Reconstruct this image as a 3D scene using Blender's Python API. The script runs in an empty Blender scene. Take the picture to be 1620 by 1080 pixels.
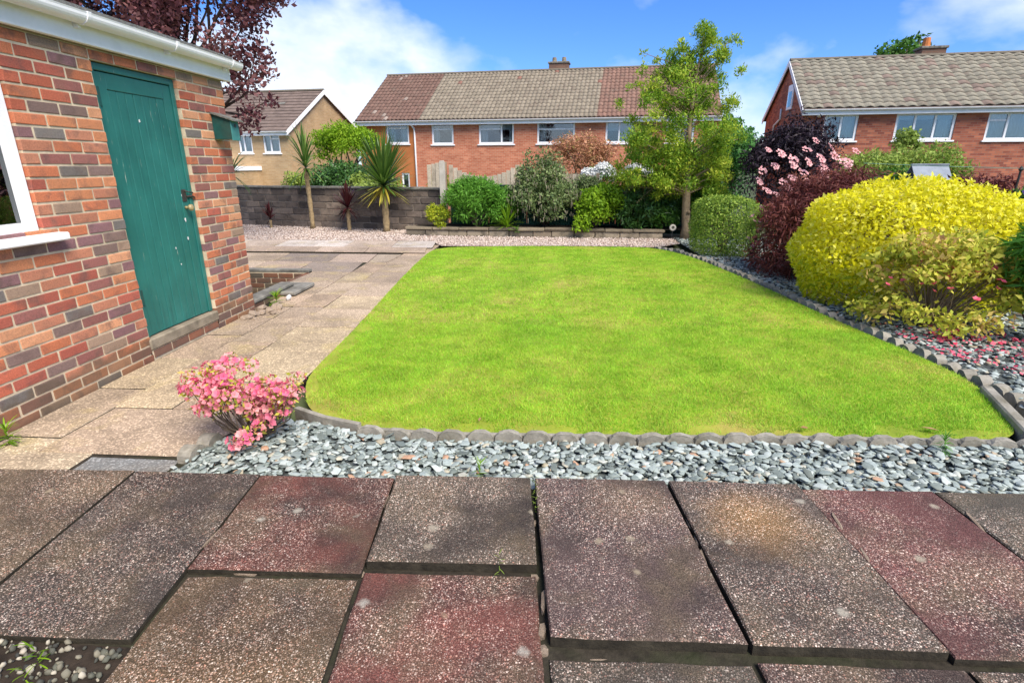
import bpy, math, random
import numpy as np
random.seed(11)
rng = np.random.default_rng(11)
R = math.radians
scene = bpy.context.scene
COL = scene.collection

# ------------------------------------------------------------------ camera
CAM_H = 1.47
cam_d = bpy.data.cameras.new('camera')
cam = bpy.data.objects.new('camera', cam_d)
COL.objects.link(cam)
cam_d.sensor_width = 36.0
cam_d.lens = 858.0 / 1620.0 * 36.0
cam_d.clip_start = 0.05
cam_d.clip_end = 3000
cam.location = (0, 0, CAM_H)
cam.rotation_euler = (math.pi / 2 - 0.314, 0, 0.064)
scene.camera = cam

# ------------------------------------------------------------------ world and sun
SUN_EL, SUN_AZ = R(50), R(140)        # azimuth measured clockwise from +Y (north)
world = bpy.data.worlds.new('World')
scene.world = world
world.use_nodes = True
wn = world.node_tree
wn.nodes.clear()
def W(t, **kw):
    n = wn.nodes.new(t)
    for k, v in kw.items():
        if k in n.inputs: n.inputs[k].default_value = v
        else: setattr(n, k, v)
    return n
sky = W('ShaderNodeTexSky')
sky.sky_type = 'NISHITA'
sky.sun_disc = False
sky.sun_elevation = SUN_EL
sky.sun_rotation = SUN_AZ
sky.altitude = 0
sky.air_density = 1.0
sky.dust_density = 0.3
sky.ozone_density = 3.5
hsv = W('ShaderNodeHueSaturation', Saturation=1.18, Value=1.0)
tint = W('ShaderNodeMix', data_type='RGBA', blend_type='MULTIPLY')
tint.inputs[0].default_value = 1.0
tint.inputs[7].default_value = (0.23, 0.305, 0.455, 1)
wn.links.new(sky.outputs[0], hsv.inputs['Color'])
wn.links.new(hsv.outputs[0], tint.inputs[6])
tc = W('ShaderNodeTexCoord')
mp = W('ShaderNodeMapping')
mp.inputs['Location'].default_value = (-2.248, -3.308, -3.816)
mp.inputs['Scale'].default_value = (1.0, 1.0, 1.7)
wn.links.new(tc.outputs['Generated'], mp.inputs['Vector'])
n1 = W('ShaderNodeTexNoise', Scale=2.7, Detail=8.0, Roughness=0.5, Distortion=0.1)
wn.links.new(mp.outputs[0], n1.inputs['Vector'])
cr = W('ShaderNodeValToRGB')
cr.color_ramp.elements[0].position = 0.47
cr.color_ramp.elements[1].position = 0.60
cr.color_ramp.elements[0].color = (0, 0, 0, 1)
cr.color_ramp.elements[1].color = (1, 1, 1, 1)
wn.links.new(n1.outputs['Fac'], cr.inputs['Fac'])
n2 = W('ShaderNodeTexNoise', Scale=7.0, Detail=5.0, Roughness=0.55)
wn.links.new(mp.outputs[0], n2.inputs['Vector'])
cr2 = W('ShaderNodeValToRGB')
cr2.color_ramp.elements[0].position = 0.35
cr2.color_ramp.elements[1].position = 0.65
cr2.color_ramp.elements[0].color = (1.9, 2.2, 2.7, 1)
cr2.color_ramp.elements[1].color = (2.9, 3.0, 3.1, 1)
wn.links.new(n2.outputs['Fac'], cr2.inputs['Fac'])
mx = W('ShaderNodeMix', data_type='RGBA')
mscale = W('ShaderNodeMath', operation='MULTIPLY')
mscale.inputs[1].default_value = 0.88
wn.links.new(cr.outputs[0], mscale.inputs[0])
wn.links.new(mscale.outputs[0], mx.inputs[0])
wn.links.new(tint.outputs[2], mx.inputs[6])
wn.links.new(cr2.outputs[0], mx.inputs[7])
bg = W('ShaderNodeBackground', Strength=0.145)
wn.links.new(mx.outputs[2], bg.inputs['Color'])
wo = W('ShaderNodeOutputWorld')
wn.links.new(bg.outputs[0], wo.inputs[0])

sun_d = bpy.data.lights.new('sun', 'SUN')
sun_d.energy = 2.3
sun_d.angle = R(34)
sun_d.color = (1.0, 0.92, 0.80)
sun = bpy.data.objects.new('sun', sun_d)
COL.objects.link(sun)
sun.location = (20, -8, 30)
sun.rotation_euler = (math.pi / 2 - SUN_EL, 0, math.pi - SUN_AZ)
scene.view_settings.view_transform = 'Standard'
scene.view_settings.look = 'None'
scene.view_settings.gamma = 1
scene.view_settings.use_curve_mapping = False
scene.view_settings.exposure = 1.6
scene.cycles.max_bounces = 8
scene.cycles.transparent_max_bounces = 16

# ------------------------------------------------------------------ helpers
def new_obj(name, mesh, mat=None, parent=None, loc=(0, 0, 0), rot=(0, 0, 0), color=None, scale=None):
    if mat is not None and len(mesh.materials) == 0:
        mesh.materials.append(mat)
    o = bpy.data.objects.new(name, mesh)
    COL.objects.link(o)
    o.location = loc
    o.rotation_euler = rot
    if scale is not None: o.scale = scale
    if parent is not None: o.parent = parent
    if color is not None: o.color = (color[0], color[1], color[2], 1)
    return o

def tag(o, label=None, cat=None, group=None, kind=None):
    if label: o['label'] = label
    if cat: o['category'] = cat
    if group: o['group'] = group
    if kind: o['kind'] = kind
    return o

def thing(name, label, cat, loc=(0, 0, 0), rotz=0.0, group=None):
    o = bpy.data.objects.new(name, None)
    COL.objects.link(o)
    o.empty_display_size = 0.1
    o.location = loc
    o.rotation_euler = (0, 0, rotz)
    return tag(o, label, cat, group)

def np_mesh(name, V, F, tone=None, smooth=False):
    """V (n,3) float, F (m,k) int array of equal-size polygons"""
    V = np.ascontiguousarray(V, dtype=np.float32)
    F = np.ascontiguousarray(F, dtype=np.int32)
    m = bpy.data.meshes.new(name)
    m.vertices.add(len(V)); m.vertices.foreach_set('co', V.ravel())
    k = F.shape[1]
    m.loops.add(F.size); m.loops.foreach_set('vertex_index', F.ravel())
    m.polygons.add(len(F)); m.polygons.foreach_set('loop_start', np.arange(0, F.size, k, dtype=np.int32))
    m.update(calc_edges=True)
    if tone is not None:
        a = m.attributes.new('tone', 'FLOAT', 'POINT')
        a.data.foreach_set('value', np.ascontiguousarray(tone, dtype=np.float32))
    if smooth: m.polygons.foreach_set('use_smooth', np.ones(len(F), dtype=bool))
    m.validate()
    return m

class MB:
    """collects simple solids into one mesh"""
    def __init__(s): s.v = []; s.f = []
    def add(s, V, F):
        b = len(s.v)
        s.v += [tuple(p) for p in V]
        s.f += [[i + b for i in f] for f in F]
        return s
    def box(s, x0, x1, y0, y1, z0, z1, b=0.0):
        if b <= 0:
            V = [(x, y, z) for z in (z0, z1) for y in (y0, y1) for x in (x0, x1)]
            return s.add(V, [(0, 2, 3, 1), (4, 5, 7, 6), (0, 1, 5, 4), (2, 6, 7, 3), (0, 4, 6, 2), (1, 3, 7, 5)])
        V = []; idx = {}
        X = ((x0, b), (x1, -b)); Y = ((y0, b), (y1, -b)); Z = ((z0, b), (z1, -b))
        for i in (0, 1):
            for j in (0, 1):
                for k in (0, 1):
                    c = (X[i][0], Y[j][0], Z[k][0])
                    for ax in range(3):   # ax: the axis whose full extent is kept
                        p = [X[i][0] + X[i][1], Y[j][0] + Y[j][1], Z[k][0] + Z[k][1]]
                        p[ax] = c[ax]
                        idx[i, j, k, ax] = len(V); V.append(tuple(p))
        F = []
        for ax in range(3):
            o1, o2 = [a for a in range(3) if a != ax]
            for sgn in (0, 1):
                q = []
                for a, c in ((0, 0), (1, 0), (1, 1), (0, 1)):
                    t = [0, 0, 0]; t[ax] = sgn; t[o1] = a; t[o2] = c
                    q.append(idx[t[0], t[1], t[2], ax])
                flip = (sgn == 0) ^ (ax == 1)
                F.append(q[::-1] if flip else q)
        for ax in range(3):      # edges along ax between faces o1,o2
            o1, o2 = [a for a in range(3) if a != ax]
            for a in (0, 1):
                for c in (0, 1):
                    t0 = [0, 0, 0]; t1 = [0, 0, 0]
                    t0[o1] = t1[o1] = a; t0[o2] = t1[o2] = c; t1[ax] = 1
                    F.append([idx[(*t0, o1)], idx[(*t1, o1)], idx[(*t1, o2)], idx[(*t0, o2)]])
        for i in (0, 1):
            for j in (0, 1):
                for k in (0, 1):
                    F.append([idx[i, j, k, 0], idx[i, j, k, 1], idx[i, j, k, 2]])
        return s.add(V, F)
    def tube(s, pts, rad, n=6, cap=True):
        pts = [np.array(p, float) for p in pts]
        if not hasattr(rad, '__len__'): rad = [rad] * len(pts)
        rings = []
        ref = np.array((0.13, 0.21, 0.97))
        for i, p in enumerate(pts):
            d = pts[min(i + 1, len(pts) - 1)] - pts[max(i - 1, 0)]
            d = d / (np.linalg.norm(d) + 1e-9)
            r = ref if abs(d @ ref) < 0.95 else np.array((1.0, 0, 0))
            a = np.cross(d, r); a /= np.linalg.norm(a); c = np.cross(d, a)
            rings.append([p + rad[i] * (math.cos(t) * a + math.sin(t) * c) for t in np.linspace(0, 2 * math.pi, n, endpoint=False)])
        V = [q for r in rings for q in r]; F = []
        for i in range(len(rings) - 1):
            for k in range(n):
                k2 = (k + 1) % n
                F.append((i * n + k, i * n + k2, (i + 1) * n + k2, (i + 1) * n + k))
        if cap:
            F.append(tuple(range(n))[::-1]); F.append(tuple((len(rings) - 1) * n + k for k in range(n)))
        return s.add(V, F)
    def prism(s, poly, axis, a0, a1):
        """poly: list of 2D points in the plane of the two other axes, extruded along axis"""
        n = len(poly); V = []
        for a in (a0, a1):
            for p in poly:
                q = list(p); q.insert(axis, a); V.append(tuple(q))
        F = [tuple(range(n))[::-1], tuple(range(n, 2 * n))]
        for i in range(n):
            j = (i + 1) % n
            F.append((i, j, n + j, n + i))
        return s.add(V, F)
    def mesh(s, name, smooth=False, fix=True):
        m = bpy.data.meshes.new(name)
        m.from_pydata(s.v, [], s.f); m.update()
        if fix:
            import bmesh
            bm = bmesh.new(); bm.from_mesh(m); bmesh.ops.recalc_face_normals(bm, faces=bm.faces); bm.to_mesh(m); bm.free()
        if smooth: m.polygons.foreach_set('use_smooth', np.ones(len(m.polygons), dtype=bool))
        m.validate()
        return m
    def obj(s, name, mat, parent=None, smooth=False, **kw):
        return new_obj(name, s.mesh(name, smooth), mat, parent, **kw)

# ------------------------------------------------------------------ materials
def new_mat(name):
    m = bpy.data.materials.new(name); m.use_nodes = True
    nt = m.node_tree; nt.nodes.clear()
    out = nt.nodes.new('ShaderNodeOutputMaterial')
    b = nt.nodes.new('ShaderNodeBsdfPrincipled')
    nt.links.new(b.outputs[0], out.inputs[0])
    b.inputs['Specular IOR Level'].default_value = 0.25
    return m, nt, b, out
def nd(nt, t, **kw):
    n = nt.nodes.new(t)
    for k, v in kw.items():
        if k in n.inputs: n.inputs[k].default_value = v
        else: setattr(n, k, v)
    return n
def ramp(nt, fac, stops, interp='LINEAR'):
    r = nt.nodes.new('ShaderNodeValToRGB'); r.color_ramp.interpolation = interp
    e = r.color_ramp.elements
    while len(e) < len(stops): e.new(0.5)
    for i, (p, c) in enumerate(stops):
        e[i].position = p
        e[i].color = (c, c, c, 1) if not hasattr(c, '__len__') else (c[0], c[1], c[2], 1)
    nt.links.new(fac, r.inputs['Fac'])
    return r.outputs[0]
def mix(nt, fac, a, b, mode='MIX'):
    m = nt.nodes.new('ShaderNodeMix'); m.data_type = 'RGBA'; m.blend_type = mode
    for i, v in ((0, fac), (6, a), (7, b)):
        if hasattr(v, 'is_output'): nt.links.new(v, m.inputs[i])
        elif i == 0: m.inputs[0].default_value = v
        else: m.inputs[i].default_value = (v[0], v[1], v[2], 1)
    return m.outputs[2]
def coords(nt, rand=True, kind='Object'):
    t = nt.nodes.new('ShaderNodeTexCoord')
    if not rand: return t.outputs[kind]
    oi = nt.nodes.new('ShaderNodeObjectInfo')
    mu = nd(nt, 'ShaderNodeMath', operation='MULTIPLY'); mu.inputs[1].default_value = 37.0
    nt.links.new(oi.outputs['Random'], mu.inputs[0])
    va = nd(nt, 'ShaderNodeVectorMath', operation='ADD')
    nt.links.new(t.outputs[kind], va.inputs[0]); nt.links.new(mu.outputs[0], va.inputs[1])
    return va.outputs[0]
def noise(nt, vec, scale, detail=4, rough=0.55, dist=0.0):
    n = nd(nt, 'ShaderNodeTexNoise', Scale=scale, Detail=detail, Roughness=rough, Distortion=dist)
    nt.links.new(vec, n.inputs['Vector'])
    return n.outputs['Fac']
def bump(nt, b, h, strength, dist=0.01):
    bn = nd(nt, 'ShaderNodeBump', Strength=strength, Distance=dist)
    nt.links.new(h, bn.inputs['Height']); nt.links.new(bn.outputs[0], b.inputs['Normal'])

def plain(name, c, rough=0.6, var=0.15, scale=8.0, bmp=0.0, spec=0.25, dirt=None, dirt_scale=3.0, dirt_amt=0.5):
    m, nt, b, _ = new_mat(name)
    v = coords(nt)
    f = noise(nt, v, scale, 6, 0.6)
    lo = [x * (1 - var) for x in c]; hi = [min(1, x * (1 + var)) for x in c]
    col = ramp(nt, f, [(0.3, lo), (0.7, hi)])
    if dirt:
        d = ramp(nt, noise(nt, v, dirt_scale, 8, 0.65, 0.3), [(0.45, 0.0), (0.7, dirt_amt)])
        col = mix(nt, d, col, dirt)
    nt.links.new(col, b.inputs['Base Color'])
    b.inputs['Roughness'].default_value = rough
    b.inputs['Specular IOR Level'].default_value = spec
    if bmp: bump(nt, b, noise(nt, v, scale * 4, 5, 0.6), bmp, 0.005)
    return m

def obj_color_mat(name, mottled, scale=9.0, rough=0.9, bmp=0.4, fine=90.0, grime=None, grime_amt=0.55, damp=None):
    """colour of each piece comes from the object's own colour; mottled = second firing colour"""
    m, nt, b, _ = new_mat(name)
    oi = nt.nodes.new('ShaderNodeObjectInfo')
    v = coords(nt)
    f1 = ramp(nt, noise(nt, v, scale, 4, 0.6, 0.4), [(0.52, 0.0), (0.68, 0.6)])
    col = mix(nt, f1, oi.outputs['Color'], mottled)
    f2 = noise(nt, v, fine, 3, 0.7)
    sh = ramp(nt, f2, [(0.3, 0.72), (0.7, 1.18)])
    col = mix(nt, 1.0, col, sh, 'MULTIPLY')
    if damp:
        ge = nt.nodes.new('ShaderNodeNewGeometry'); sx = nt.nodes.new('ShaderNodeSeparateXYZ'); nt.links.new(ge.outputs['Position'], sx.inputs[0])
        dz = nd(nt, 'ShaderNodeMath', operation='MULTIPLY_ADD'); dz.inputs[1].default_value = -0.35; nt.links.new(noise(nt, ge.outputs['Position'], 4.0, 6, 0.65), dz.inputs[0]); nt.links.new(sx.outputs[2], dz.inputs[2])
        col = mix(nt, ramp(nt, dz.outputs[0], [(-0.14, 0.62), (0.05, 0.0)]), col, damp)
    if grime:
        g = ramp(nt, noise(nt, v, 5.0, 7, 0.7), [(0.5, 0.0), (0.72, grime_amt)])
        col = mix(nt, g, col, grime)
    nt.links.new(col, b.inputs['Base Color'])
    b.inputs['Roughness'].default_value = rough
    bump(nt, b, f2, bmp, 0.004)
    return m

def leaf_mat(name, stops, trans=0.3, rough=0.55, spec=0.25):
    m, nt, b, out = new_mat(name)
    a = nd(nt, 'ShaderNodeAttribute', attribute_name='tone')
    k = len(stops)
    col = ramp(nt, a.outputs['Fac'], [(i / max(1, k - 1), c) for i, c in enumerate(stops)])
    nt.links.new(col, b.inputs['Base Color'])
    b.inputs['Roughness'].default_value = rough
    b.inputs['Specular IOR Level'].default_value = spec
    if trans > 0:
        t = nt.nodes.new('ShaderNodeBsdfTranslucent')
        nt.links.new(col, t.inputs['Color'])
        ms = nt.nodes.new('ShaderNodeMixShader'); ms.inputs[0].default_value = trans
        nt.links.new(b.outputs[0], ms.inputs[1]); nt.links.new(t.outputs[0], ms.inputs[2])
        nt.links.new(ms.outputs[0], out.inputs[0])
    return m

def aggregate(name, patch=None):
    """exposed aggregate paving: stone chips set in a tinted cement matrix"""
    m, nt, b, _ = new_mat(name)
    oi = nt.nodes.new('ShaderNodeObjectInfo')
    v = coords(nt); vo = coords(nt, False)
    st = noise(nt, v, 2.2, 6, 0.62, 0.3)
    base = mix(nt, ramp(nt, st, [(0.36, 0.9), (0.60, 0.0)]), oi.outputs['Color'], (0.050, 0.038, 0.032))
    st2 = noise(nt, v, 3.4, 5, 0.6, 0.2)
    base = mix(nt, ramp(nt, st2, [(0.48, 0.0), (0.68, 0.7)]), base, (0.150, 0.112, 0.068))
    if patch:
        (px, py, pr, pc) = patch
        sv = nd(nt, 'ShaderNodeVectorMath', operation='SUBTRACT'); sv.inputs[1].default_value = (px, py, 0)
        nt.links.new(vo, sv.inputs[0])
        ln = nd(nt, 'ShaderNodeVectorMath', operation='LENGTH'); nt.links.new(sv.outputs[0], ln.inputs[0])
        dn = nd(nt, 'ShaderNodeMath', operation='MULTIPLY_ADD'); dn.inputs[1].default_value = 0.16
        nt.links.new(noise(nt, v, 9.0, 5, 0.6), dn.inputs[0]); nt.links.new(ln.outputs['Value'], dn.inputs[2])
        pf = ramp(nt, dn.outputs[0], [(pr * 0.4 + 0.06, 0.72), (pr * 1.6 + 0.12, 0.0)])
        base = mix(nt, pf, base, pc)
    base = mix(nt, 1.0, base, ramp(nt, noise(nt, v, 260.0, 2, 0.5), [(0.35, 0.30), (0.65, 0.9)]), 'MULTIPLY')
    chips_col = []
    for sc, thr, mn in ((120.0, 0.45, 0.42), (230.0, 0.35, 0.46)):
        vo1 = nd(nt, 'ShaderNodeTexVoronoi', Scale=sc, Randomness=1.0); nt.links.new(v, vo1.inputs['Vector'])
        se = nt.nodes.new('ShaderNodeSeparateColor'); nt.links.new(vo1.outputs['Color'], se.inputs[0])
        cc = ramp(nt, se.outputs[1], [(0.0, (0.16, 0.12, 0.10)), (0.25, (0.30, 0.23, 0.18)), (0.5, (0.42, 0.33, 0.28)), (0.72, (0.30, 0.13, 0.10)), (0.86, (0.78, 0.70, 0.60)), (1.0, (0.10, 0.09, 0.09))], 'CONSTANT')
        inside = ramp(nt, vo1.outputs['Distance'], [(mn - 0.1, 1.0), (mn + 0.06, 0.0)])
        pick = ramp(nt, se.outputs[0], [(thr, 0.0), (thr + 0.02, 1.0)])
        msk = nd(nt, 'ShaderNodeMath', operation='MULTIPLY'); nt.links.new(inside, msk.inputs[0]); nt.links.new(pick, msk.inputs[1])
        ms2 = nd(nt, 'ShaderNodeMath', operation='MULTIPLY')
        nt.links.new(msk.outputs[0], ms2.inputs[0])
        nt.links.new(ramp(nt, noise(nt, v, 2.3, 4, 0.6, 0.3), [(0.38, 0.12), (0.56, 1.0)]), ms2.inputs[1])
        cc2 = mix(nt, 0.45, cc, base)
        cc2 = mix(nt, 0.5, cc, mix(nt, 1.0, base, (3.2, 3.0, 2.9), 'MULTIPLY'))
        base = mix(nt, ms2.outputs[0], base, cc2)
        chips_col.append(inside)
    lv = nd(nt, 'ShaderNodeTexVoronoi', Scale=7.5); nt.links.new(v, lv.inputs['Vector'])
    ls = nt.nodes.new('ShaderNodeSeparateColor'); nt.links.new(lv.outputs['Color'], ls.inputs[0])
    ld = nd(nt, 'ShaderNodeMath', operation='MULTIPLY_ADD'); ld.inputs[1].default_value = 0.22; nt.links.new(noise(nt, v, 45, 4, 0.6), ld.inputs[0]); nt.links.new(lv.outputs['Distance'], ld.inputs[2])
    li = nd(nt, 'ShaderNodeMath', operation='MULTIPLY')
    nt.links.new(ramp(nt, ld.outputs[0], [(0.20, 0.7), (0.30, 0.0)]), li.inputs[0]); nt.links.new(ramp(nt, ls.outputs[0], [(0.72, 0.0), (0.78, 1.0)]), li.inputs[1])
    base = mix(nt, li.outputs[0], base, mix(nt, ls.outputs[2], (0.36, 0.35, 0.30), (0.30, 0.22, 0.12)))
    nt.links.new(base, b.inputs['Base Color'])
    b.inputs['Roughness'].default_value = 0.82
    bump(nt, b, chips_col[0], 0.5, 0.003)
    return m

def facade_brick(name, c1, c2, mortar, hgt=0.075, wid=0.225):
    m, nt, b, _ = new_mat(name)
    v = coords(nt, False)
    sx = nt.nodes.new('ShaderNodeSeparateXYZ'); nt.links.new(v, sx.inputs[0])
    ad = nd(nt, 'ShaderNodeMath', operation='ADD'); nt.links.new(sx.outputs[0], ad.inputs[0]); nt.links.new(sx.outputs[1], ad.inputs[1])
    cx = nt.nodes.new('ShaderNodeCombineXYZ'); nt.links.new(ad.outputs[0], cx.inputs[0]); nt.links.new(sx.outputs[2], cx.inputs[1])
    bt = nd(nt, 'ShaderNodeTexBrick', Scale=1.0)
    bt.inputs['Brick Width'].default_value = wid; bt.inputs['Row Height'].default_value = hgt
    bt.inputs['Mortar Size'].default_value = 0.007; bt.inputs['Bias'].default_value = -0.1
    bt.inputs['Color1'].default_value = (*c1, 1); bt.inputs['Color2'].default_value = (*c2, 1); bt.inputs['Mortar'].default_value = (*mortar, 1)
    nt.links.new(cx.outputs[0], bt.inputs['Vector'])
    col = mix(nt, 1.0, bt.outputs['Color'], ramp(nt, noise(nt, v, 1.3, 5, 0.6), [(0.3, 0.82), (0.7, 1.15)]), 'MULTIPLY')
    nt.links.new(col, b.inputs['Base Color'])
    b.inputs['Roughness'].default_value = 0.9
    bump(nt, b, bt.outputs['Fac'], -0.3, 0.006)
    return m

def lawn_mat(name, blade=False):
    m, nt, b, out = new_mat(name)
    g = nt.nodes.new('ShaderNodeNewGeometry')
    f = noise(nt, g.outputs['Position'], 1.15, 6, 0.6, 0.5)
    f2 = noise(nt, g.outputs['Position'], 5.0, 5, 0.65)
    if blade:
        cols = [(0.26, (0.285, 0.53, 0.032)), (0.46, (0.33, 0.58, 0.038)), (0.60, (0.40, 0.61, 0.050)), (0.76, (0.56, 0.59, 0.14))]
    else:
        cols = [(0.33, (0.19, 0.26, 0.018)), (0.5, (0.25, 0.30, 0.024)), (0.7, (0.33, 0.27, 0.06))]
    col = ramp(nt, f, cols)
    col = mix(nt, 1.0, col, ramp(nt, f2, [(0.3, 0.78), (0.7, 1.16)]), 'MULTIPLY')
    if blade:
        a = nd(nt, 'ShaderNodeAttribute', attribute_name='tone')
        col = mix(nt, 1.0, col, ramp(nt, a.outputs['Fac'], [(0.0, (0.62, 0.78, 0.8)), (0.6, (1.0, 1.0, 1.0)), (0.93, (1.2, 1.12, 1.3)), (1.0, (1.5, 1.15, 2.6))]), 'MULTIPLY')
    nt.links.new(col, b.inputs['Base Color']); b.inputs['Roughness'].default_value = 0.6
    if blade:
        t = nt.nodes.new('ShaderNodeBsdfTranslucent'); nt.links.new(col, t.inputs['Color'])
        ms = nt.nodes.new('ShaderNodeMixShader'); ms.inputs[0].default_value = 0.35
        nt.links.new(b.outputs[0], ms.inputs[1]); nt.links.new(t.outputs[0], ms.inputs[2]); nt.links.new(ms.outputs[0], out.inputs[0])
    return m

def pebble_mat(name, stops, scale):
    m, nt, b, _ = new_mat(name)
    v = coords(nt, False)
    vo = nd(nt, 'ShaderNodeTexVoronoi', Scale=scale); nt.links.new(v, vo.inputs['Vector'])
    se = nt.nodes.new('ShaderNodeSeparateColor'); nt.links.new(vo.outputs['Color'], se.inputs[0])
    col = ramp(nt, se.outputs[0], stops)
    nt.links.new(mix(nt, 1.0, col, ramp(nt, vo.outputs['Distance'], [(0.3, 1.0), (0.7, 0.55)]), 'MULTIPLY'), b.inputs['Base Color'])
    b.inputs['Roughness'].default_value = 0.85
    bump(nt, b, vo.outputs['Distance'], -0.8, 0.01)
    return m

def glass_mat(name, tint=(0.85, 0.92, 0.95), refl=0.3):
    m, nt, b, out = new_mat(name)
    nt.nodes.remove(b)
    t = nt.nodes.new('ShaderNodeBsdfTransparent'); t.inputs[0].default_value = (*tint, 1)
    g = nd(nt, 'ShaderNodeBsdfGlossy', Roughness=0.02); g.inputs['Color'].default_value = (0.9, 0.95, 1, 1)
    fr = nd(nt, 'ShaderNodeFresnel', IOR=1.6)
    ad = nd(nt, 'ShaderNodeMath', operation='ADD'); ad.inputs[1].default_value = refl; nt.links.new(fr.outputs[0], ad.inputs[0])
    ms = nt.nodes.new('ShaderNodeMixShader'); nt.links.new(ad.outputs[0], ms.inputs[0])
    nt.links.new(t.outputs[0], ms.inputs[1]); nt.links.new(g.outputs[0], ms.inputs[2]); nt.links.new(ms.outputs[0], out.inputs[0])
    return m

M = {}
M['brick'] = obj_color_mat('garage_brick', (0.115, 0.075, 0.066), 7.0, 0.92, 0.5, 120.0, (0.24, 0.15, 0.10), 0.35, (0.10, 0.075, 0.045))
M['mortar'] = plain('mortar', (0.60, 0.49, 0.34), 0.95, 0.2, 14, 0.4, dirt=(0.2, 0.16, 0.11), dirt_scale=1.5, dirt_amt=0.5)
M['block'] = obj_color_mat('walling_block', (0.045, 0.038, 0.034), 6.0, 0.95, 0.7, 60.0, (0.03, 0.028, 0.026), 0.75)
M['blockmortar'] = plain('block_mortar', (0.24, 0.205, 0.165), 0.95, 0.3, 10, 0.3)
M['white'] = plain('white_upvc', (0.86, 0.86, 0.86), 0.35, 0.03, 2, 0, 0.5, dirt=(0.5, 0.52, 0.47), dirt_scale=1.2, dirt_amt=0.25)
M['whitewood'] = plain('white_fascia', (0.86, 0.86, 0.86), 0.5, 0.04, 3, 0, 0.35, dirt=(0.45, 0.47, 0.40), dirt_scale=2.2, dirt_amt=0.3)
def door_paint():
    m, nt, b, _ = new_mat('green_door_paint')
    v = coords(nt, False)
    col = ramp(nt, noise(nt, v, 3.0, 6, 0.6), [(0.3, (0.014, 0.112, 0.096)), (0.7, (0.024, 0.170, 0.145))])
    w = nd(nt, 'ShaderNodeVectorMath', operation='MULTIPLY'); w.inputs[1].default_value = (1, 14, 0.7); nt.links.new(v, w.inputs[0])
    st = noise(nt, w.outputs[0], 3.0, 5, 0.6)
    col = mix(nt, ramp(nt, st, [(0.58, 0.0), (0.72, 0.55)]), col, (0.006, 0.055, 0.05))
    col = mix(nt, ramp(nt, noise(nt, w.outputs[0], 9.0, 5, 0.5), [(0.71, 0.0), (0.74, 0.8)]), col, (0.42, 0.44, 0.36))
    nt.links.new(col, b.inputs['Base Color'])
    b.inputs['Roughness'].default_value = 0.42
    b.inputs['Specular IOR Level'].default_value = 0.4
    bump(nt, b, st, 0.25, 0.003)
    return m
M['door'] = door_paint()
M['teal'] = plain('dark_green_paint', (0.012, 0.07, 0.062), 0.5, 0.35, 9, 0.2, dirt=(0.05, 0.05, 0.035), dirt_scale=6, dirt_amt=0.6)
M['tealpale'] = plain('pale_green_paint', (0.05, 0.19, 0.18), 0.6, 0.2, 12, 0.2)
M['felt'] = plain('roofing_felt', (0.13, 0.13, 0.12), 0.95, 0.45, 40, 0.8, dirt=(0.22, 0.21, 0.16), dirt_scale=8)
M['iron'] = plain('dark_iron', (0.03, 0.035, 0.035), 0.55, 0.4, 20, 0.2, dirt=(0.12, 0.06, 0.03), dirt_scale=14)
M['brass'] = plain('worn_brass', (0.35, 0.27, 0.13), 0.35, 0.3, 20, 0, 0.5)
M['glass'] = glass_mat('window_glass', (0.80, 0.86, 0.88), 0.05)
M['darkglass'] = glass_mat('garage_glass', (0.25, 0.42, 0.34), 0.10)
M['threshold'] = plain('old_concrete', (0.24, 0.20, 0.145), 0.95, 0.3, 9, 0.6, dirt=(0.09, 0.075, 0.05), dirt_scale=4, dirt_amt=0.7)
M['coping'] = plain('grey_coping', (0.20, 0.19, 0.165), 0.95, 0.3, 9, 0.6, dirt=(0.055, 0.05, 0.04), dirt_scale=5, dirt_amt=0.8)
M['edging'] = plain('edging_concrete', (0.29, 0.27, 0.225), 0.95, 0.3, 14, 0.7, dirt=(0.10, 0.09, 0.055), dirt_scale=7, dirt_amt=0.75)
M['slabedge'] = plain('dark_slab_edge', (0.036, 0.030, 0.020), 0.95, 0.5, 20, 0.8, dirt=(0.016, 0.013, 0.009), dirt_scale=6, dirt_amt=0.8)  # side faces of the slabs, coloured far darker than their tops
M['agg'] = aggregate('exposed_aggregate')
def path_mat():
    m, nt, b, _ = new_mat('worn_path_slab')
    oi = nt.nodes.new('ShaderNodeObjectInfo'); v = coords(nt)
    col = mix(nt, ramp(nt, noise(nt, v, 1.7, 6, 0.65, 0.4), [(0.45, 0.0), (0.72, 0.75)]), oi.outputs['Color'], (0.15, 0.115, 0.078))
    col = mix(nt, ramp(nt, noise(nt, v, 2.6, 5, 0.6, 0.3), [(0.55, 0.0), (0.72, 0.6)]), col, (0.42, 0.33, 0.14))
    vo = nd(nt, 'ShaderNodeTexVoronoi', Scale=120.0); nt.links.new(v, vo.inputs['Vector'])
    se = nt.nodes.new('ShaderNodeSeparateColor'); nt.links.new(vo.outputs['Color'], se.inputs[0])
    col = mix(nt, 1.0, col, ramp(nt, se.outputs[0], [(0.0, 0.72), (0.75, 1.05), (0.93, 1.7)]), 'MULTIPLY')
    nt.links.new(col, b.inputs['Base Color']); b.inputs['Roughness'].default_value = 0.8
    bump(nt, b, vo.outputs['Distance'], 0.35, 0.003)
    return m
M['path'] = path_mat()
M['soil'] = plain('dark_soil', (0.030, 0.022, 0.016), 1.0, 0.5, 20, 0.8)
M['bedding'] = plain('joint_dirt', (0.030, 0.025, 0.018), 1.0, 0.5, 25, 0.8, dirt=(0.03, 0.045, 0.012), dirt_scale=3)
M['ground'] = plain('rough_ground', (0.06, 0.075, 0.03), 1.0, 0.4, 0.8, 0.3)
M['lawn'] = lawn_mat('lawn_turf'); M['blade'] = lawn_mat('grass_blade', True)
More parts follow.
